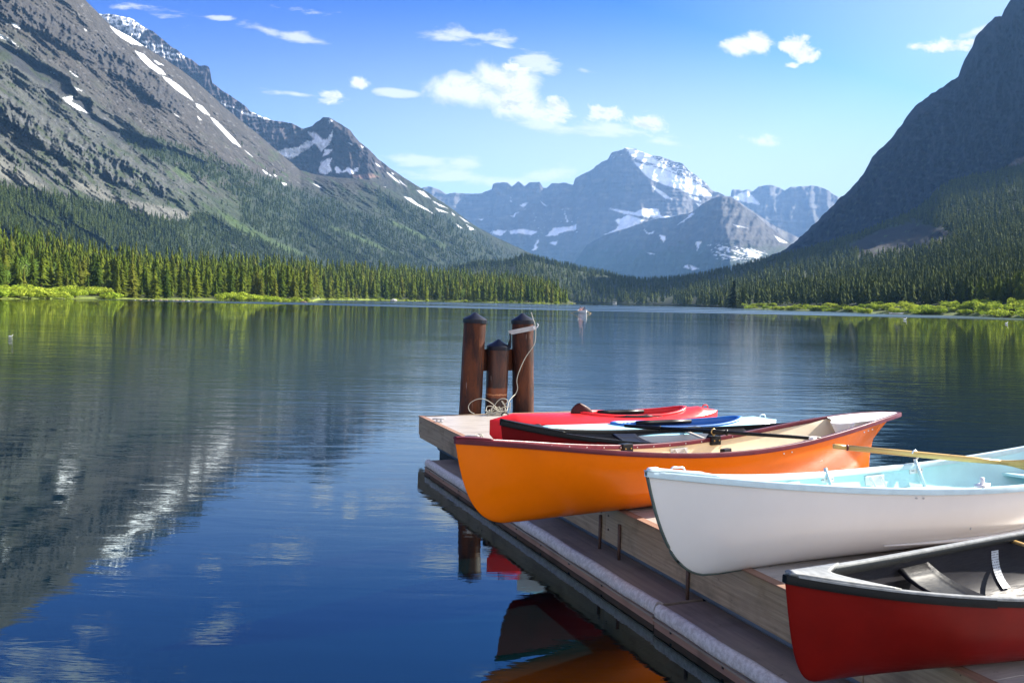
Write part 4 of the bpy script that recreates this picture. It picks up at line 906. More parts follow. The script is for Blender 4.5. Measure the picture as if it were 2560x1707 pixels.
for k in range(14):
    f = k / 13; q = A_ + d * (.60 + .62 * f); w = .018 + .062 * sstep(np.array(f), 0, .55).item(); th_ = .014 * (1 - f) + .004; rows.append([iv @ (q + upv * w * math.cos(a) + sidev * th_ * math.sin(a)) for a in [2 * math.pi * j / 12 for j in range(12)]])
b.grid(rows, closed=True); b.add(rows[-1], [tuple(range(12))]); b.build('blade', M_OARW, oar)

# red canoe, close by
pr = [1.1376, 3.6365, 0.4391, 4.7451, 0.9112, 0.4851, 0.3259, 0.5003, 1.8793, 0.4663, 0.084, 0.1864, 4.0248, 0.0272, 2.4299, 0.9585, 0.0363, 0.9656]
zr = paramz(.4851, .3259, .5003, .4663, 2.43)
red = Boat('canoe', pr[0], pr[1], pr[2], pr[3], pr[16], paramb(pr[4], pr[8], pr[15], pr[17]), zr, stem_curve(.084, .1864, 4.02, zr(0), .012), stem_curve(.06, .2, 3.5, zr(1), .02), 'worn red canoe with black rims and grey inside at the right edge of the picture', 'canoe', mmid=3.1, mend=1.45, mstern=1.45)
o_ = red
o_.shell('hull', M_REDC); o_.shell('inner_skin', M_GREYIN, .012, .014, x0=.2, x1=4.55, flip=True)
for sd in (-1, 1): o_.rail('gunwale', M_BLACKG, .022, .019, sd, inn=.030, t0=.10)
pl = o_.plate('bow_deck', M_WORN_GLINT, .004, .100, .0055, .006, notch=.045)
for sd in (-1, 1): o_.rail('worn_glint_rim_top', M_WORN_GLINT, .017, .002, sd, up=.0095, inn=.022, t0=.01, t1=.99)  # strip added on the black rim, sun glint put into its pale colour
for sd in (-1, 1): o_.rail('bow_deck_rim', M_BLACKG, .026, .025, sd, t0=0., t1=.19, up=.001, inn=.03)
o_.plate('stern_deck', M_BLACKG, .88, 1., .004, .006, notch=-.05)
seat_slab(o_, 'seat', M_BLACKP, .205, .262, .80, .36, .016, .06)
seat_slab(o_, 'seat', M_BLACKP, .60, .67, .80, .40, .016, .06)
b = MB(); t = .43; b.tube([o_.g(t, -1, -.02, -.02), o_.g(t, 0, 0, -.03) * 1, o_.g(t, 1, -.02, -.02)], .02, 10, flat=.5); b.build('thwart', M_OARW, o_.root)
# paper warning sticker with printed lines, on the inside of the far side
def stk_b(t, p):
    c = coords(t, 'Object'); sep = t.node('ShaderNodeSeparateXYZ'); t.l.new(c, sep.inputs[0]); w = t.math('FRACT', t.math('MULTIPLY', sep.outputs[2], 75.)); n = t.noise(t.mapping(c, (160, 160, 75)), 1, 2, .5)
    ln = t.math('MULTIPLY', t.smooth(w, .55, .6), t.smooth(n, .42, .5)); t.put(p.inputs['Base Color'], t.mix(ln, (.62, .66, .70), (.24, .25, .28)))
M_STICK = mat('printed_sticker', (.62, .66, .7), .5, build=stk_b)
ts, _ = o_.find(2483, 1); b = MB(); rows = []
for x in (ts * o_.L - .032, ts * o_.L + .032):
    c = o_.sect(x, .012, 60, .012, .014); rows.append([(x, c[k][0] - .003, c[k][1] + .001) for k in range(57, 30, -2)])
b.grid(rows); b.build('sticker', M_STICK, o_.root)

# dark red canoe behind the orange boat
pd = [-0.078, 7.654, 0.4857, 4.1925, 0.899, 0.5413, 0.3061, 0.4006, 1.7918, 0.5474, 0.0769, 0.1809, 2.9915, 0.0297, 2.341, 0.8442, 0.0015, 1.2187]
zd = paramz(.5413, .3061, .4006, .5474, 2.341)
dark = Boat('canoe', pd[0], pd[1], pd[2], pd[3], pd[16], paramb(pd[4], pd[8], pd[15], pd[17]), zd, stem_curve(.069, .185, 2.9, zd(0), .012), stem_curve(.06, .2, 3.5, zd(1), .02), 'dark red canoe with charcoal inside lying just behind the orange boat', 'canoe', mmid=3.1, mend=1.45, mstern=1.45)
o_ = dark
o_.shell('hull', M_DKRED); o_.shell('inner_skin', M_DKIN, .012, .014, x0=.2, x1=4.5, flip=True)
for sd in (-1, 1): o_.rail('gunwale', M_BLACKG, .022, .024, sd)
o_.plate('bow_deck', M_BLACKG, .0, .13, .003, .006, notch=.03); o_.plate('stern_deck', M_BLACKG, .88, 1., .003, .006, notch=-.05)
for sd in (-1, 1): o_.rail('bow_deck_rim', M_BLACKG, .03, .034, sd, t0=0., t1=.19, up=.001, inn=.03)
seat_slab(o_, 'seat', M_BLACKP, .335, .40, .86, .34, .016, .05); seat_slab(o_, 'seat', M_BLACKP, .66, .72, .86, .34, .016, .05)
b = MB(); b.tube([o_.g(.52, -1, -.02, -.02), o_.g(.54, 0, 0, -.035), o_.g(.56, 1, -.02, -.02)], .022, 10, flat=.5); b.build('thwart', painted('pale_ash_wood', (.66, .58, .45), .5), o_.root)

# ------------------------------------------------------------------ kayaks
def kayak(px0, py0, Y0, px1, py1, Y1, B, label, mats, zr0=.28, zr1=.30, zmid=.26, crown=.07, cock=(.56, .25), pad=True, leftrise=.0):
    """closed boat with a well: deck grid sinks inside the cockpit ring"""
    mh, md, mwell = mats; A = U(px0, py0, Y0); Bp = U(px1, py1, Y1); d = Bp - A; L = math.hypot(d.x, d.y); th = math.atan2(d.y, d.x)
    r = empty('kayak', (A.x, A.y, DK), th, label=label, cat='kayak', group=None)
    bf = lambda t: B / 2 * max(0., 1 - abs(2 * t - 1) ** 2.2) ** .85
    zs = lambda t: zmid + (zr0 - zmid) * abs(1 - 2 * t) ** 2.2 if t < .5 else zmid + (zr1 - zmid) * abs(2 * t - 1) ** 2.2
    def keel(t): e = min(t, 1 - t); return .16 * max(0, 1 - e / .10) ** 2.2
    N = 110; ts = [.5 - .5 * math.cos(math.pi * k / N) for k in range(N + 1)]
    b = MB(); rows = []
    for t in ts:
        bb, zg, zk = bf(t), zs(t), keel(t); zk = min(zk, zg - .02); row = []
        for k in range(25):
            w = math.pi * k / 24 - math.pi / 2; m_ = 2.5; y_ = bb * math.copysign(abs(math.sin(w)) ** (2 / m_), w); z = zk + (zg - zk) * (1 - abs(math.cos(w)) ** (2 / m_)); row.append((t * L, y_, z))
        rows.append(row)
    b.grid(rows); b.build('hull', mh, r, weld=True)
    cx, ca, cb = cock[0] * L, cock[1] * L, B * .335
    def top(t, v): return zs(t) + crown * (1 - abs(v) ** 2.2) * min(1, min(t, 1 - t) * 9 + .15)
    def inside(x, y_): return math.hypot((x - cx) / ca, y_ / cb)
    b = MB(); rows = []; N2 = 160
    for i in range(N2 + 1):
        t = i / N2; row = []
        for j in range(41):
            v = -1 + 2 * j / 40; y_ = v * bf(t); z = top(t, v); q = inside(t * L, y_)
            if q < 1: z -= .0
            row.append((t * L, y_, z, q))
        rows.append(row)
    vs = [p[:3] for row in rows for p in row]; fs = []; c_ = 41
    for i in range(N2):
        for j in range(40):
            if sum(rows[a][e][3] < .97 for a, e in ((i, j), (i + 1, j), (i + 1, j + 1), (i, j + 1))) < 3: fs.append((i * c_ + j, (i + 1) * c_ + j, (i + 1) * c_ + j + 1, i * c_ + j + 1))
    b.add(vs, fs); b.build('deck', md, r)
    def rim(w, k=1., up=0.): x = cx + ca * k * math.cos(w); y_ = cb * k * math.sin(w); t = x / L; v = min(1, abs(y_) / max(.01, bf(t))); return Vector((x, y_, top(t, v) + up))
    n = 64; b = MB(); rows = []
    for k in range(n):
        w = 2 * math.pi * k / n; rows.append([rim(w, 1.03, .0), rim(w, 1.045, .018), rim(w, 1.0, .024), rim(w, .955, .018), rim(w, .95, -.03)])
    rows.append(rows[0]); b.grid(rows); b.build('coaming', md if mats[1] is mats[0] else mwell, r)
    b = MB(); rows = []
    for q in (.955, .95, .93, .88, .7, .35, .001):
        dz = {.955: .0, .95: -.04, .93: -.12, .88: -.17, .7: -.20, .35: -.21, .001: -.21}[q]; rows.append([rim(2 * math.pi * k / n, q, 0) * 1 + Vector((0, 0, dz)) for k in range(n)])
    for row in rows[3:]:
        for v in row: v.z = max(.045, min(v.z, .09))
    b.grid(rows, closed=True); b.build('cockpit_well', mwell, r)
    b = MB(); zb = top(cock[0], 1) - .0; xb = cx - ca * .52; rows2 = []                     # backrest, seat
    for i in range(7):
        row = []
        for j in range(9): v = -1 + 2 * j / 8; row.append((xb - .05 - .05 * i / 6 + .05 * v * v, v * cb * .72, .12 + .10 * i / 6 - .03 * v * v * i / 6))
        rows2.append(row)
    b.grid(rows2); b.build('backrest', M_BLACKP, r, solid=.03)
    b = MB(); rows2 = []
    for i in range(7):
        row = []
        for j in range(9): v = -1 + 2 * j / 8; row.append((xb + .36 * i / 6, v * cb * .62, .085 + .045 * v * v + .02 * (1 - i / 6)))
        rows2.append(row)
    b.grid(rows2); b.build('seat', M_BLACKP, r, solid=.025)
    if pad:
        for sd in (-1, 1):
            b = MB(); b.tube([rim(sd * w, .93, .004 - .012) for w in (2.15, 1.9, 1.5, 1.15)], [.030, .038, .038, .030], 10, flat=.8); b.build('thigh_pad', M_BLACKP, r)
    for x in (.06, .94):
        b = MB(); c = Vector((x * L, 0, top(x, 0))); b.tube(smooth_path([c + Vector((-.04, 0, 0)), c + Vector((-.025, 0, .03)), c + Vector((.025, 0, .03)), c + Vector((.04, 0, 0))], 4), .007, 8); b.build('toggle', M_BLACKP if x < .5 else mh, r)
    return r, L, Matrix.Translation((A.x, A.y, DK)) @ Matrix.Rotation(th, 4, 'Z')
kr, KL, KM = kayak(1224, 1060, 9.42, 1793, 1036, 10.55, .70, 'bright red kayak lying furthest back on the dock beside a dark paddle', (M_KRED, M_KRED, M_KRED), .30, .32, .27, .085, (.60, .235))
kb, KL2, KM2 = kayak(1300, 1085, 8.75, 1940, 1062, 9.95, .72, 'pale blue and white kayak with a deep blue cockpit between red kayak and dark canoe', (M_KWHITE, M_KBLUE, M_KWELL), .28, .30, .255, .075, (.585, .25))
# dark paddle blade standing up in the red kayak
P = U(1460, 1033, 9.80); pdl = empty('kayak_paddle', P, .25, label='dark brown paddle with one rounded blade sticking up from the red kayak', cat='paddle'); b = MB(); rows = []
for k in range(15):
    f = k / 14; z = -.05 + .165 * f; w = .002 + .135 * math.sin(math.pi * min(1, (1 - f) * .62 + .0)) ** .7; sh = -.05 * f; rows.append([(sh + w * math.cos(a), .012 * math.sin(a) + .02 * math.cos(a) ** 2, z) for a in [2 * math.pi * j / 16 for j in range(16)]])
b.grid(rows, closed=True); b.build('blade', painted('brown_paddle_plastic', (.060, .014, .013), .45, .3, 6, spec=.15), pdl)
b = MB(); b.tube([(.02, .0, -.03), (.5, .05, -.09), (.95, .10, -.10)], .014, 10); b.build('shaft', M_BLACKP, pdl)
# ------------------------------------------------------------------ trees
def conifer_np(tiers, spikes, rng, taper=.9, width=.20, jag=.5, base=.06):
    """one crown of height 1: stacked jagged skirts of drooping boughs -> verts, tris"""
    V, T = [], []
    for k in range(tiers):
        f = k / (tiers - 1.); z0 = base + (1 - base) * (f ** .92) * .93; r = width * ((1 - f) ** taper * .95 + .04) * rng.uniform(.72, 1.2); h = (1.9 / tiers) * rng.uniform(.8, 1.2) * (1 - .35 * f)
        c = len(V); V.append((rng.uniform(-.01, .01), rng.uniform(-.01, .01), min(1., z0 + h))); o = rng.uniform(0, 6.28); m = []
        for j in range(spikes):
            a = o + 2 * np.pi * (j + rng.uniform(-.25, .25)) / spikes; rr = r * rng.uniform(1 - jag, 1.15); dz = rng.uniform(-.35, .35) * h
            V.append((rr * np.cos(a), rr * np.sin(a), z0 - .1 * h + dz)); a2 = a + np.pi / spikes; r2 = rr * rng.uniform(.32, .55); V.append((r2 * np.cos(a2), r2 * np.sin(a2), z0 + .28 * h + dz * .3))
        for j in range(spikes):
            a, b_, a3 = c + 1 + 2 * j, c + 2 + 2 * j, c + 1 + 2 * ((j + 1) % spikes); T.append((c, a, b_)); T.append((c, b_, a3))
    return np.array(V), np.array(T)
def foliage_mat(name, a, b_, attr=False, trans=.0, gold=None):
    def bld(t, p):
        if attr: r = t.node('ShaderNodeAttribute', attribute_name='tint').outputs['Fac']
        else: r = t.node('ShaderNodeObjectInfo').outputs['Random']
        c = t.node('ShaderNodeNewGeometry').outputs['Position']; n = t.noise(c, .55, 4, .7); n2 = t.noise(c, 2.4, 2, .6)
        col = t.mix(r, a, b_); col = t.mix(t.smooth(n, .35, .65), t.mix(1., col, (.62, .66, .7), 'MULTIPLY'), t.mix(1., col, (1.3, 1.25, 1.1), 'MULTIPLY'))
        if gold: col = t.mix(t.math('MULTIPLY', t.smooth(t.math('FRACT', t.math('MULTIPLY', r, 7.13)), .75, .95), .5), col, gold)
        col = t.mix(t.math('MULTIPLY', t.smooth(n2, .5, .75), .35), col, t.mix(1., col, (1.8, 1.7, 1.4), 'MULTIPLY')); t.put(p.inputs['Base Color'], col)
        p.inputs['Roughness'].default_value = .95
        if trans:
            tr = t.node('ShaderNodeBsdfTranslucent'); t.put(tr.inputs[0], col); mx = t.node('ShaderNodeMixShader'); mx.inputs[0].default_value = trans; out = [x for x in t.n if x.type == 'OUTPUT_MATERIAL'][0]
            t.l.new(p.outputs[0], mx.inputs[1]); t.l.new(tr.outputs[0], mx.inputs[2]); t.l.new(mx.outputs[0], out.inputs[0])
    return mat(name, a, .9, spec=.03, build=bld)
M_CON = foliage_mat('conifer_needles', (.040, .068, .010), (.098, .124, .014), trans=.25, gold=(.11, .105, .02))
M_CONA = foliage_mat('conifer_needles_mass', (.040, .066, .010), (.094, .12, .014), attr=True, trans=.25, gold=(.105, .10, .02))
M_CONF = foliage_mat('conifer_needles_far', (.026, .042, .014), (.055, .072, .020), attr=True, trans=.2)
M_CONH = foliage_mat('conifer_needles_hill', (.034, .052, .018), (.072, .090, .026), attr=True, trans=.25)
M_DARKC = foliage_mat('dark_conifer_needles', (.016, .026, .012), (.020, .030, .014))
M_LEAF = foliage_mat('willow_leaves', (.24, .33, .035), (.36, .42, .055), trans=.35)
M_ASP = foliage_mat('aspen_leaves', (.13, .22, .04), (.19, .27, .06), trans=.35)
M_BARK = wood_mat('conifer_bark', (.16, .11, .08), (.09, .065, .05), .9, scale=1.)
M_PALE = mat('pale_dead_wood', (.52, .47, .44), .8)
def tri_mesh(name, V, T, m, tint=None):
    me = bpy.data.meshes.new(name); me.vertices.add(len(V)); me.vertices.foreach_set('co', V.astype(np.float32).ravel()); me.loops.add(T.size); me.loops.foreach_set('vertex_index', T.astype(np.int32).ravel())
    me.polygons.add(len(T)); me.polygons.foreach_set('loop_start', np.arange(0, T.size, 3, dtype=np.int32)); me.polygons.foreach_set('loop_total', np.full(len(T), 3, np.int32)); me.update(calc_edges=True)
    if tint is not None: a = me.attributes.new('tint', 'FLOAT', 'POINT'); a.data.foreach_set('value', tint.astype(np.float32))
    me.materials.append(m); return me
rng = np.random.default_rng(42)
PROTO = [conifer_np(6, 5, rng, width=w, taper=tp) for w, tp in ((.25, .9), (.22, .8), (.29, 1.), (.20, .8), (.26, .75), (.24, 1.05))]
def forest_mass(name, label, X, Y, Z, Hh, m, lean=.0):
    Vs, Ts, Ti = [], [], []; k = 0; n = len(X); which = rng.integers(0, len(PROTO), n); ro = rng.uniform(0, 6.28, n); wd = rng.uniform(.85, 1.25, n); ti = rng.random(n)
    for w in range(len(PROTO)):
        i = np.where(which == w)[0]; V, T = PROTO[w]; c, s = np.cos(ro[i])[:, None], np.sin(ro[i])[:, None]; h = Hh[i][:, None]; q = wd[i][:, None]
        P = np.stack([(V[:, 0] * c - V[:, 1] * s) * h * q + X[i][:, None], (V[:, 0] * s + V[:, 1] * c) * h * q + Y[i][:, None], V[:, 2] * h + Z[i][:, None] - .02 * h], -1)
        Vs.append(P.reshape(-1, 3)); Ts.append((T[None] + (np.arange(len(i)) * len(V))[:, None, None] + k).reshape(-1, 3)); Ti.append(np.repeat(ti[i], len(V))); k += len(i) * len(V)
    me = tri_mesh(name, np.concatenate(Vs), np.concatenate(Ts), m, np.concatenate(Ti)); o = bpy.data.objects.new(name, me); COL.objects.link(o); o['kind'] = 'stuff'; o['label'] = label; return o

def sample_on(sheet, px, py): Y = sheet.depth(px, py); return sheet.world(px, py, Y)
# --- far forest on the left mountains
px = rng.uniform(-380, 1340, 60000); py = rng.uniform(300, 745, 60000); w_ = forest_w(px, py); keep = (rng.random(len(px)) < w_ * .80) & ((py > interp(px, SIL_S) + 6) | (px > 925)) & (py < 715)
isb = (px > 925) & (py < interp(px, SIL_S) + 3); keep &= ~(isb & (py < interp(px, SIL_B) + 8)); keep &= rng.random(len(px)) < np.clip(.35 + (py - 300) / 400., .3, 1.)
px, py, isb = px[keep], py[keep], isb[keep]
spx = rng.uniform(-300, 1150, 1300); spy = rng.uniform(250, 620, 1300); nn = fbm(spx / 30., spy / 20., 3, 201); k2 = (nn > .05) & (spy > interp(spx, SIL_S) + 40) & (spy > 360 - .0 * spx) & ((spx < 940)); px = np.concatenate([px, spx[k2]]); py = np.concatenate([py, spy[k2]]); isb = np.concatenate([isb, np.zeros(k2.sum(), bool)])
X1, Y1, Z1 = sample_on(slope, px, py); X2, Y2, Z2 = sample_on(peak, px, py); X = np.where(isb, X2, X1); Y = np.where(isb, Y2, Y1); Z = np.where(isb, Z2, Z1)
forest_mass('mountain_forest', 'dark conifer forest in bands on the left mountain slopes', X, Y, Z, rng.uniform(9, 17, len(X)) * np.clip(.55 + Y / 5200., .6, 1.05), M_CONF)
# --- wooded hill, centre and right
px = rng.uniform(1120, 3100, 56000); py = rng.uniform(400, 800, 56000); top = interp(px, SIL_G); bot = interp(px, BASE_G); r_ = (bot - py) / (bot - top)
ok = (r_ > .008) & (r_ < .985) & (rng.random(len(px)) < .55) & (poly_in(px, py, OUTCROP, 5) < rng.random(len(px)) * .9); ok &= ~((px > 1850) & (r_ < .10)); ok &= rng.random(len(px)) < (.45 + .55 * sstep(fbm(px / 40., py / 18., 3, 202), -.4, 0))
px, py = px[ok], py[ok]; X, Y, Z = sample_on(hill, px, py); hh = rng.uniform(8, 15, len(X)) * np.clip(.65 + Y / 2400., .7, 1.1); ridge_n = 2600
px3 = rng.uniform(1120, 3000, ridge_n); py3 = interp(px3, SIL_G) + 2; X3, Y3, Z3 = sample_on(hill, px3, py3); hh3 = rng.uniform(7, 13, ridge_n) * np.clip(.65 + Y3 / 2600., .8, 1.2)
near = (Y < 620) & (px > 1700) & (px < 2620); NR = (X[near], Y[near], Z[near], hh[near], px[near])
forest_mass('hill_forest', 'hazy conifer forest covering the low hill in the centre and right', np.concatenate([X[~near], X3]), np.concatenate([Y[~near], Y3]), np.concatenate([Z[~near], Z3]), np.concatenate([hh[~near], hh3]), M_CONH)
# --- left shore forest
px = rng.uniform(-400, 1432, 9000); r_ = rng.random(9000) ** 1.15; top = interp(px, TOP_I); bot = interp(px, BASE_I); edge = np.where((px < 290), .20, np.where((px > 500) & (px < 800), .10, .05)); r_ = edge + (1 - edge) * r_; py = bot + (top - bot) * r_
X, Y, Z = sample_on(shore, px, py); hh = rng.uniform(6.5, 18, len(X)) * np.where(rng.random(len(X)) < .15, .55, 1.) * np.clip(.55 + Y / 1500., .6, 1.); hh *= np.where(px > 1395, .75, 1.)
okd = (px < 1418); px, r_, X, Y, Z, hh = [q[okd] for q in (px, r_, X, Y, Z, hh)]
# thin the pile so crowns do not all overlap: accept by ground cell
cell = {}; keep = []
for i in np.argsort(Y):
    s_ = 3.9 if Y[i] < 520 else 5.0; k = (int(X[i] // s_), int(Y[i] // (s_ * 1.6)))
    if k not in cell: cell[k] = 1; keep.append(i)
keep = np.array(keep); px, r_, X, Y, Z, hh = [q[keep] for q in (px, r_, X, Y, Z, hh)]
show = hh / Y * np.where((px > -20), 1., 0.) * (1.25 - r_ * 1.5).clip(.05, 1.2); order = np.argsort(-show); first = np.zeros(len(X), bool); first[order[:185]] = True
NL = [q[first] for q in (X, Y, Z, hh, px, r_)]
forest_mass('shore_forest', 'dense sunlit conifer wood behind the front trees of the left shore', X[~first], Y[~first], Z[~first], hh[~first], M_CONA)

# --- individual conifers
def crown_mesh(tiers, spikes, width, taper, jag, base, name='crown', m=None):
    V, T = conifer_np(tiers, spikes, rng, taper, width, jag, base); return tri_mesh(name, V, T, m or M_CON)
CROWNS = [crown_mesh(20, 11, .23, .8, .6, .03), crown_mesh(18, 12, .29, .85, .6, .02), crown_mesh(22, 10, .19, .7, .6, .04), crown_mesh(17, 12, .33, .75, .65, .05), crown_mesh(19, 11, .26, .9, .65, .08), crown_mesh(16, 10, .23, .55, .75, .12)]
b = MB(); b.tube([(0, 0, -.05), (0, 0, .3), (0, 0, .7), (0, 0, .97)], [.016, .013, .008, .002], 7); TRK = b.build('trunk_tmp', M_BARK); trunk_me = TRK.data; bpy.data.objects.remove(TRK)
SHAPE = ['narrow', 'broad', 'slender', 'bushy', 'pointed', 'ragged']
def add_tree(name, X, Y, Z, h, crown, trunk, label, cat, group, w=1.):
    r = empty(name, (X, Y, Z), rng.uniform(0, 6.28), label=label, cat=cat, group=group); r.scale = (h * w, h * w, h); r.rotation_euler.x = rng.normal() * .02; r.rotation_euler.y = rng.normal() * .02
    for nm, me in (('crown', crown), ('trunk', trunk)):
        o = bpy.data.objects.new(nm, me); COL.objects.link(o); o.parent = r
    return r
def zone_left(x):
    for lim, s_ in ((90, 'behind the willows at the far left edge'), (190, 'beside the pale green aspens'), (290, 'just left of the pebbly beach'), (400, 'above the left end of the pebbly beach'), (510, 'above the right end of the pebbly beach'), (600, 'behind the grassy spit near the dead tree'), (720, 'behind the tip of the grassy spit'), (850, 'just right of the grassy spit'), (960, 'left of the white shore boulders'), (1080, 'above the white shore boulders'), (1180, 'left of the small yellow green tree'), (1300, 'right of the small yellow green tree')):
        if x < lim: return s_
    return 'near the tip of the wooded point'
def zone_right(x):
    for lim, s_ in ((1850, 'around the dark point at the centre right'), (1960, 'behind the left end of the right bank willows'), (2080, 'behind the low willows right of the point'), (2200, 'behind the pale boat on the right bank'), (2330, 'behind the sandy edge of the right bank'), (2450, 'behind the tall right bank willows'), (9999, 'at the far right edge behind the willows')):
        if x < lim: return s_
med = 12.
for X_, Y_, Z_, h_, p_, q_ in zip(*NL):
    k = int(rng.integers(0, 6)); hp = h_ / Y_ * F; size = 'tall' if h_ > 12.2 else ('short' if h_ < 8.8 else 'middling'); row = 'front row' if q_ < .24 else 'second row'
    add_tree('conifer_tree', X_, Y_, Z_ - .3, h_, CROWNS[k], trunk_me, f'{size} {SHAPE[k]} green conifer in the {row} {zone_left(p_)}', 'conifer', 'conifers along the left shore')
X_, Y_, Z_, h_, p_ = NR; o_i = np.argsort(Y_)[:108]; rest = np.setdiff1d(np.arange(len(X_)), o_i)
for i in o_i:
    k = int(rng.integers(0, 6)); h2 = h_[i] * .95; size = 'tall' if h2 > 10 else 'short'
    add_tree('conifer_tree', X_[i], Y_[i], Z_[i] - .3, h2, CROWNS[k], trunk_me, f'{size} {SHAPE[k]} dark conifer {zone_right(p_[i])}', 'conifer', 'conifers along the right shore')
if len(rest): forest_mass('bank_forest', 'shaded conifer wood close behind the right bank', X_[rest], Y_[rest], Z_[rest], h_[rest], M_CONF)
# a dark rounded conifer on the small point
q = G(1833, 770.5, .1); q = Vector((q.x, min(q.y, 640), .1)); q.x = (1833 - CX) * q.y / F
add_tree('conifer_tree', q.x, q.y, 0, 16.5, crown_mesh(14, 10, .33, .5, .5, .02, m=M_DARKC), trunk_me, 'broad dark round topped conifer alone on the small point', 'conifer', None)

# --- broadleaf clumps: willows, aspens
def leafy(nl, leaf, lumps, seed, squash=1., m=None, name='foliage'):
    r = np.random.default_rng(seed); V, T = [], []
    cs = [(np.array([r.normal() * .32, r.normal() * .32, .34 + .32 * r.random() * squash]), r.uniform(.22, .40)) for _ in range(lumps)]
    for i in range(nl):
        c, rad = cs[r.integers(0, lumps)]; d = r.normal(size=3); d /= np.linalg.norm(d); p = c + d * rad * r.uniform(.72, 1.06) * np.array([1.1, 1.1, squash]); p[2] = max(p[2], .01)
        a = r.normal(size=3); a -= a.dot(d) * d * .6; a /= np.linalg.norm(a); b2 = np.cross(a, d + r.normal(size=3) * .5); b2 /= np.linalg.norm(b2); s_ = leaf * r.uniform(.6, 1.4); k = len(V); V += [p - a * s_, p + b2 * s_ * .6, p + a * s_, p - b2 * s_ * .6]; T += [(k, k + 1, k + 2), (k, k + 2, k + 3)]
    return tri_mesh(name, np.array(V), np.array(T), m)
BUSH = [leafy(900, .075, 7, s_, .8, M_LEAF) for s_ in (1, 2, 3, 4)]
b = MB()
for k in range(7): a = k * .9; b.tube([(0, 0, -.1), (.12 * math.cos(a), .12 * math.sin(a), .25), (.3 * math.cos(a), .3 * math.sin(a), .55)], [.02, .014, .006], 5)
T_ = b.build('tmp', M_BARK); stems_me = T_.data; bpy.data.objects.remove(T_)
def bush(px_, py_, h, wdt, label, group, minY=None, sheet=None):
    X_, Y_, Z_ = sample_on(sheet, np.array([px_]), np.array([py_])); k = int(rng.integers(0, 4)); r = empty('willow_bush', (X_[0], Y_[0], Z_[0] - .15), rng.uniform(0, 6.28), label=label, cat='bush', group=group); r.scale = (h * wdt, h * wdt, h)
    for nm, me in (('foliage', BUSH[k]), ('stem', stems_me)): o = bpy.data.objects.new(nm, me); COL.objects.link(o); o.parent = r
    return r
def band(n, x0, x1, f0, f1, hfun, sheet, base, top, lab, grp, tone='rounded'):
    for i in range(n):
        x = x0 + (x1 - x0) * (i + rng.uniform(.1, .9)) / n; f = rng.uniform(f0, f1); yb = float(interp(x, base)); yt = float(interp(x, top)); y = yb + (yt - yb) * f; h = hfun(x) * rng.uniform(.65, 1.25); big = 'large' if h > hfun(x) else 'small'
        bush(x, y, h, rng.uniform(.9, 1.7), f'{big} {"rear" if f > (f0 + f1) / 2 else "waterside"} light green willow bush {lab(x)}', grp, sheet=sheet)
band(34, -30, 290, .012, .16, lambda x: 2.5, shore, BASE_I, TOP_I, lambda x: 'at the far left edge' if x < 90 else ('below the aspens' if x < 170 else 'left of the pebbly beach'), 'willow bushes on the left shore')
band(26, 545, 775, .012, .09, lambda x: 2.9 if x < 680 else 1.6, shore, BASE_I, TOP_I, lambda x: 'below the dead tree on the spit' if x < 620 else ('in the middle of the grassy spit' if x < 700 else 'at the end of the grassy spit'), 'willow bushes on the spit')
band(22, 800, 1432, .01, .05, lambda x: 1.9, shore, BASE_I, TOP_I, lambda x: 'right of the spit' if x < 930 else ('by the white boulders' if x < 1100 else ('below the small yellow green tree' if x < 1250 else 'along the wooded point')), 'low bushes on the far shore')
band(92, 1855, 2640, .004, .085, lambda x: 2.1 + 1.1 * max(0, (x - 1900) / 700), hill, BASE_G, SIL_G, lambda x: 'near the dark conifer on the point' if x < 1960 else ('right of the point' if x < 2100 else ('beside the pale boat on the bank' if x < 2250 else ('above the sandy edge' if x < 2400 else 'near the right edge'))), 'willow bushes on the right bank')
ASP = [leafy(1500, .035, 12, s_, 1.25, M_ASP, 'crown') for s_ in (11, 12)]
b = MB(); b.tube([(0, 0, -.05), (.02, 0, .3), (0, .02, .8)], [.018, .013, .004], 7)
for k in range(5): a = k * 1.3; b.tube([(0.01, 0, .25 + .1 * k), (.16 * math.cos(a), .16 * math.sin(a), .42 + .1 * k)], [.007, .003], 5)
T_ = b.build('tmp', M_PALE); asp_tr = T_.data; bpy.data.objects.remove(T_)
for i, (x, y, h, lb) in enumerate(((38, 716, 7.0, 'pale green aspen nearest the left edge'), (66, 715, 8.2, 'tall pale green aspen second from the left edge'), (88, 714, 7.0, 'pale green aspen in the middle of the clump'), (104, 717, 5.5, 'small pale green aspen at the foot of the clump'), (134, 712, 7.2, 'pale green aspen rightmost of the clump behind the willows'), (-4, 716, 6.0, 'pale green aspen cut by the left edge'))):
    X_, Y_, Z_ = sample_on(shore, np.array([float(x)]), np.array([float(y)])); add_tree('aspen_tree', X_[0], Y_[0], Z_[0], h, ASP[i % 2], asp_tr, lb, 'aspen', 'aspens behind the left willows', .8)
X_, Y_, Z_ = sample_on(shore, np.array([1158.]), np.array([748.])); add_tree('aspen_tree', X_[0], Y_[0], Z_[0], 8.0, ASP[0], asp_tr, 'small yellow green tree alone before the dark conifer wall', 'tree', None, .62)
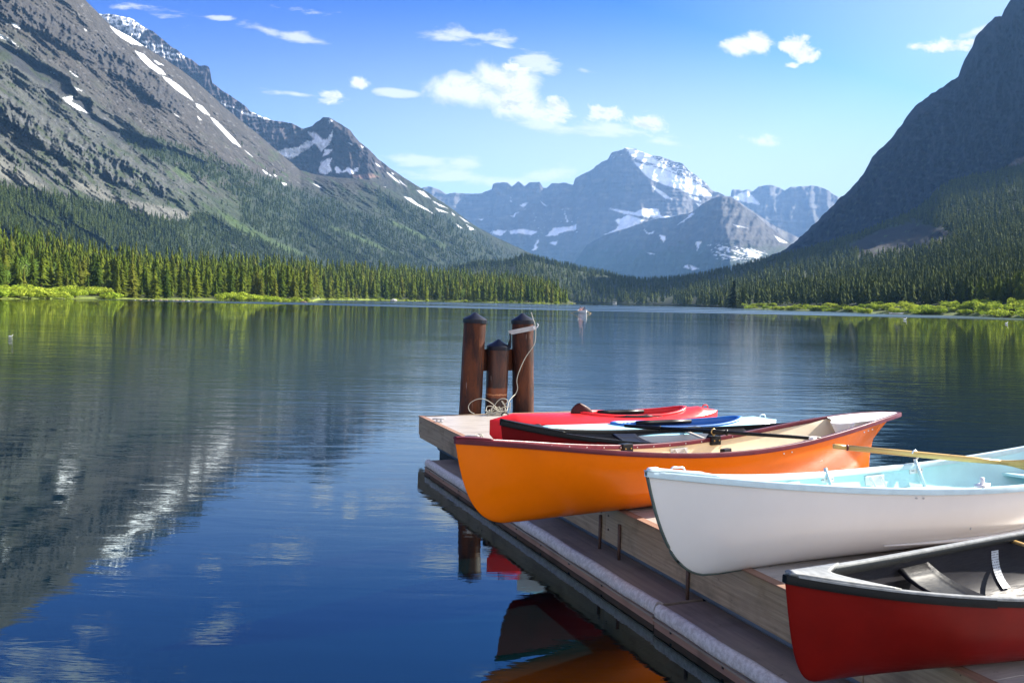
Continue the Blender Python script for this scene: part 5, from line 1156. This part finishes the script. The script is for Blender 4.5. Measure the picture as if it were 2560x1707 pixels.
# dead trees
def snag(x, y, h, lb, lean=.0):
    X_, Y_, Z_ = sample_on(shore, np.array([float(x)]), np.array([float(y)])); r = empty('dead_tree', (X_[0], Y_[0], Z_[0]), 0, label=lb, cat='dead tree'); b = MB(); b.tube([(0, 0, -.3), (lean * .5, 0, h * .5), (lean, 0, h)], [.16, .11, .02], 7); b.build('trunk', M_PALE, r)
    for k in range(16):
        a = k * 2.4; z = h * (.15 + .8 * k / 16); l_ = (1 - z / h) * 1.5 + .25; b = MB(); b.tube([(lean * z / h, 0, z), (lean * z / h + l_ * math.cos(a), l_ * math.sin(a), z - .1)], [.04, .012], 4); b.build('branch', M_PALE, r)
snag(568, 736, 5.6, 'bare grey dead conifer standing behind the willow spit'); snag(648, 729, 2.8, 'short white leaning snag at the edge of the wood behind the spit', .8); snag(313, 735, 4.6, 'thin pale bare trunk above the left end of the pebbly beach')
def stone_mat(name, c): return painted(name, c, .8, .35, 2.)
M_STONE = stone_mat('pale_boulder', (.55, .53, .52)); M_STONE2 = stone_mat('brown_boulder', (.30, .20, .14))
def boulder(px_, py_, s, m, lb, grp=None):
    P = G(px_, py_, 0.); P.y = min(P.y, 640.); P.x = px_dir(px_, py_)[0] * P.y / F; me = bpy.data.meshes.new('boulder'); bm = bmesh.new(); bmesh.ops.create_icosphere(bm, subdivisions=2, radius=1.)
    for v in bm.verts: v.co *= rng.uniform(.8, 1.15); v.co.z *= .6; v.co.x *= 1.4
    bm.to_mesh(me); bm.free(); me.materials.append(m); o = bpy.data.objects.new('boulder', me); COL.objects.link(o); o.location = (P.x, P.y, .02); o.scale = (s,) * 3; tag(o, lb, 'boulder', grp)
boulder(760, 756.5, .75, M_STONE2, 'brown boulder in the water off the tip of the grassy spit'); boulder(984, 751.5, 1.7, M_STONE, 'long pale boulder at the waterline right of a round bush'); boulder(1068, 752, 1.2, M_STONE, 'left of two small white boulders on the far shore'); boulder(1080, 752.5, .9, M_STONE, 'right of two small white boulders on the far shore')
for i in range(12): boulder(340 + i * 15 + rng.uniform(-5, 5), 750.2 + i * .25 + rng.uniform(-.2, .3), rng.uniform(.15, .4), M_STONE2 if i % 3 else M_STONE, 'small rounded stone among many on the pebbly beach', 'stones on the pebbly beach')

# ------------------------------------------------------------------ boats and birds on the lake
def body(name, P, shirt, h=.75, lean=0.):
    """seated rower seen from afar: hips, chest, arms and head in one skin, with hair"""
    r = empty('person', P, 0)
    b = MB(); b.tube([(0, 0, 0), (0, lean * .3, .18), (0, lean * .7, .42), (0, lean * .85, .52), (0, lean * .9, .56), (0, lean, .62), (0, lean, .70), (0, lean, .78), (0, lean, .82)], [.17, .17, .20, .13, .055, .085, .10, .085, .02], 12)
    for sd in (-1, 1): b.tube([(sd * .19, lean * .8, .49), (sd * .27, lean + .12, .30), (sd * .20, lean + .36, .30)], [.055, .045, .035], 8)
    for sd in (-1, 1): b.tube([(sd * .09, 0, .06), (sd * .10, .42, .16), (sd * .10, .62, -.12)], [.08, .065, .045], 8)
    b.build('body', mat('skin_and_clothes', shirt, .8), r)
    b = MB(); b.lathe([(.0, .105), (.05, .10), (.088, .06), (.098, .01), (.09, -.04)], 14, (0, lean - .012, .73)); b.build('hair', mat('dark_hair', (.03, .02, .015), .7), r); return r
def small_boat(name, P, L, B, rz, m, mi, lb, cat, bow_up=.2, gun_h=.38):
    bt = Boat(name, 0, 0, 0, L, 0, lambda t: B / 2 * max(0, 1 - abs(2 * t - 1) ** 2.2), lambda t: gun_h + bow_up * abs(2 * t - 1) ** 2.2, stem_curve(.08, .25, 3., gun_h + bow_up, .02), stem_curve(.08, .25, 3., gun_h + bow_up, .02), lb, cat, mmid=2.5)
    bt.shell('hull', m); bt.shell('inner_skin', mi, .02, .03, x0=.3, x1=L - .3, flip=True); bt.rail('gunwale', mi, .03, .03, -1); bt.rail('gunwale', mi, .03, .03, 1)
    bt.root.location = P; bt.root.rotation_euler = (0, 0, rz); return bt
P = G(1456, 783.3, 0.); P.z = -.10; rz = math.radians(-76); bt = small_boat('rowing_boat', P, 4.4, 1.25, rz, M_WHITE, M_WHITE, 'white rowing boat carrying people far out on the lake', 'rowing boat', .22, .54)
Mx = Matrix.Translation(P) @ Matrix.Rotation(rz, 4, 'Z'); bt.root.location = P
bt.root.location = Mx @ Vector((-2.2, 0, 0)); Mx = Matrix.Translation(bt.root.location) @ Matrix.Rotation(rz, 4, 'Z')
for i, (x, sh, lb) in enumerate(((1.1, (.5, .26, .24), 'person in a pink top seated at the left end of the white rowing boat'), (2.2, (.60, .36, .28), 'bare shouldered person rowing in the middle of the white rowing boat'), (3.2, (.05, .05, .09), 'person in dark clothes seated at the right end of the white rowing boat'))):
    p = body('person', Mx @ Vector((x, 0, .42)), sh, lean=.05); p.rotation_euler.z = rz + (math.pi / 2 if i != 1 else -math.pi / 2); tag(p, lb, 'person')
for sd in (-1, 1):
    a = Mx @ Vector((2.2, sd * .3, .62)); c_ = Mx @ Vector((1.5, sd * 1.9, .12)); o = empty('oar', a, 0, label=('thin pale oar dipping into the water left of the distant rowing boat' if sd < 0 else 'thin pale oar on the far side of the distant rowing boat'), cat='oar'); b = MB(); b.tube([(0, 0, 0), c_ - a], .025, 6); b.build('shaft', M_OARW, o); b = MB(); d_ = (c_ - a).normalized(); b.tube([c_ - a, c_ - a + d_ * .2, c_ - a + d_ * .55], [.03, .09, .08], 8, flat=.2); b.build('blade', M_WHITE, o)
# pontoon boat at the far shore
P = Vector((px_dir(1537, 757)[0] * 900 / F, 900, 0)); pb = empty('pontoon_boat', P, .1, label='tiny white covered boat moored under the far dark wood', cat='boat'); b = MB(); b.box((0, 0, .35), (2.0, 1.1, .28)); b.build('hull', M_WHITE, pb, bevel=.1); b = MB(); b.box((-.1, 0, 2.1), (2.1, 1.15, .12)); b.build('canopy', M_WHITE, pb, bevel=.05); b = MB(); b.box((1.1, 0, 1.2), (.6, .9, .8)); b.build('cabin', M_WHITE, pb, bevel=.05)
for x, y in ((-1.9, 1), (-1.9, -1), (-.4, 1), (-.4, -1)): b = MB(); b.tube([(x, y, .5), (x, y, 2.05)], .04, 6); b.build('post', M_STEEL, pb)
def far_point(px_, Y_): return Vector((px_dir(px_, 760)[0] * Y_ / F, Y_, 0.))
small_boat('canoe', far_point(1490, 640) + Vector((-2, 0, 0)), 4.6, .9, .1, M_BLACKP, M_DKIN, 'tiny dark canoe on the bright strip of far water', 'canoe'); small_boat('canoe', far_point(1458, 690) + Vector((-1.8, 0, 0)), 3.8, .8, .0, M_DARKPL, M_DKIN, 'smallest dark canoe near the tip of the wooded point', 'canoe')
P = G(2222, 785.5, .25); small_boat('canoe', P, 4.6, .9, .12, M_STEEL, M_ALU, 'small pale boat pulled up on the right bank below the willows', 'boat')
def bird(px_, py_, s, lb):
    P = G(px_, py_, 0.); b = MB(); m = M_WHITE; r = empty('water_bird', P, .3, label=lb, cat='bird', group='birds on the lake'); b.tube([(-.34 * s, 0, .14 * s), (-.2 * s, 0, .12 * s), (0, 0, .10 * s), (.18 * s, 0, .12 * s), (.26 * s, 0, .24 * s), (.28 * s, 0, .34 * s), (.36 * s, 0, .36 * s)], [.01 * s, .08 * s, .13 * s, .08 * s, .04 * s, .05 * s, .02 * s], 10); b.build('body', m, r); b = MB(); b.tube([(.37 * s, 0, .36 * s), (.45 * s, 0, .345 * s)], [.02 * s, .006 * s], 6); b.build('bill', M_OARW, r)
bird(2262, 799.5, 1.2, 'white water bird on the lake below the right bank'); bird(2516, 809.5, .9, 'small pale water bird nearest the right edge of the lake'); bird(26, 842.5, .3, 'white water bird on the dark water at the far left')

# ------------------------------------------------------------------ every bolt, screw and float an object of its own
def part_out(names):
    for o in [o for o in COL.objects if o.type == 'MESH' and o.name.split('.')[0] in names]:
        me = o.data; n = len(me.vertices); par = list(range(n))
        def find(a):
            while par[a] != a: par[a] = par[par[a]]; a = par[a]
            return a
        for e in me.edges: par[find(e.vertices[0])] = find(e.vertices[1])
        isl = {}
        for p in me.polygons: isl.setdefault(find(p.vertices[0]), []).append(p)
        if len(isl) < 2: continue
        for polys in isl.values():
            vs = sorted({v for p in polys for v in p.vertices}); ix = {v: i for i, v in enumerate(vs)}; m2 = bpy.data.meshes.new(o.name.split('.')[0])
            m2.from_pydata([me.vertices[v].co[:] for v in vs], [], [[ix[v] for v in p.vertices] for p in polys])
            for x in me.materials: m2.materials.append(x)
            q = bpy.data.objects.new(o.name.split('.')[0], m2); COL.objects.link(q); q.parent = o.parent
            for md in o.modifiers:
                if md.type == 'BEVEL': w_ = q.modifiers.new('bevel', 'BEVEL'); w_.width = md.width; w_.segments = 2; w_.limit_method = 'ANGLE'
        bpy.data.objects.remove(o)
part_out({'bolt', 'screw', 'bolt_head', 'rivet', 'float', 'frame_beam', 'finger'})
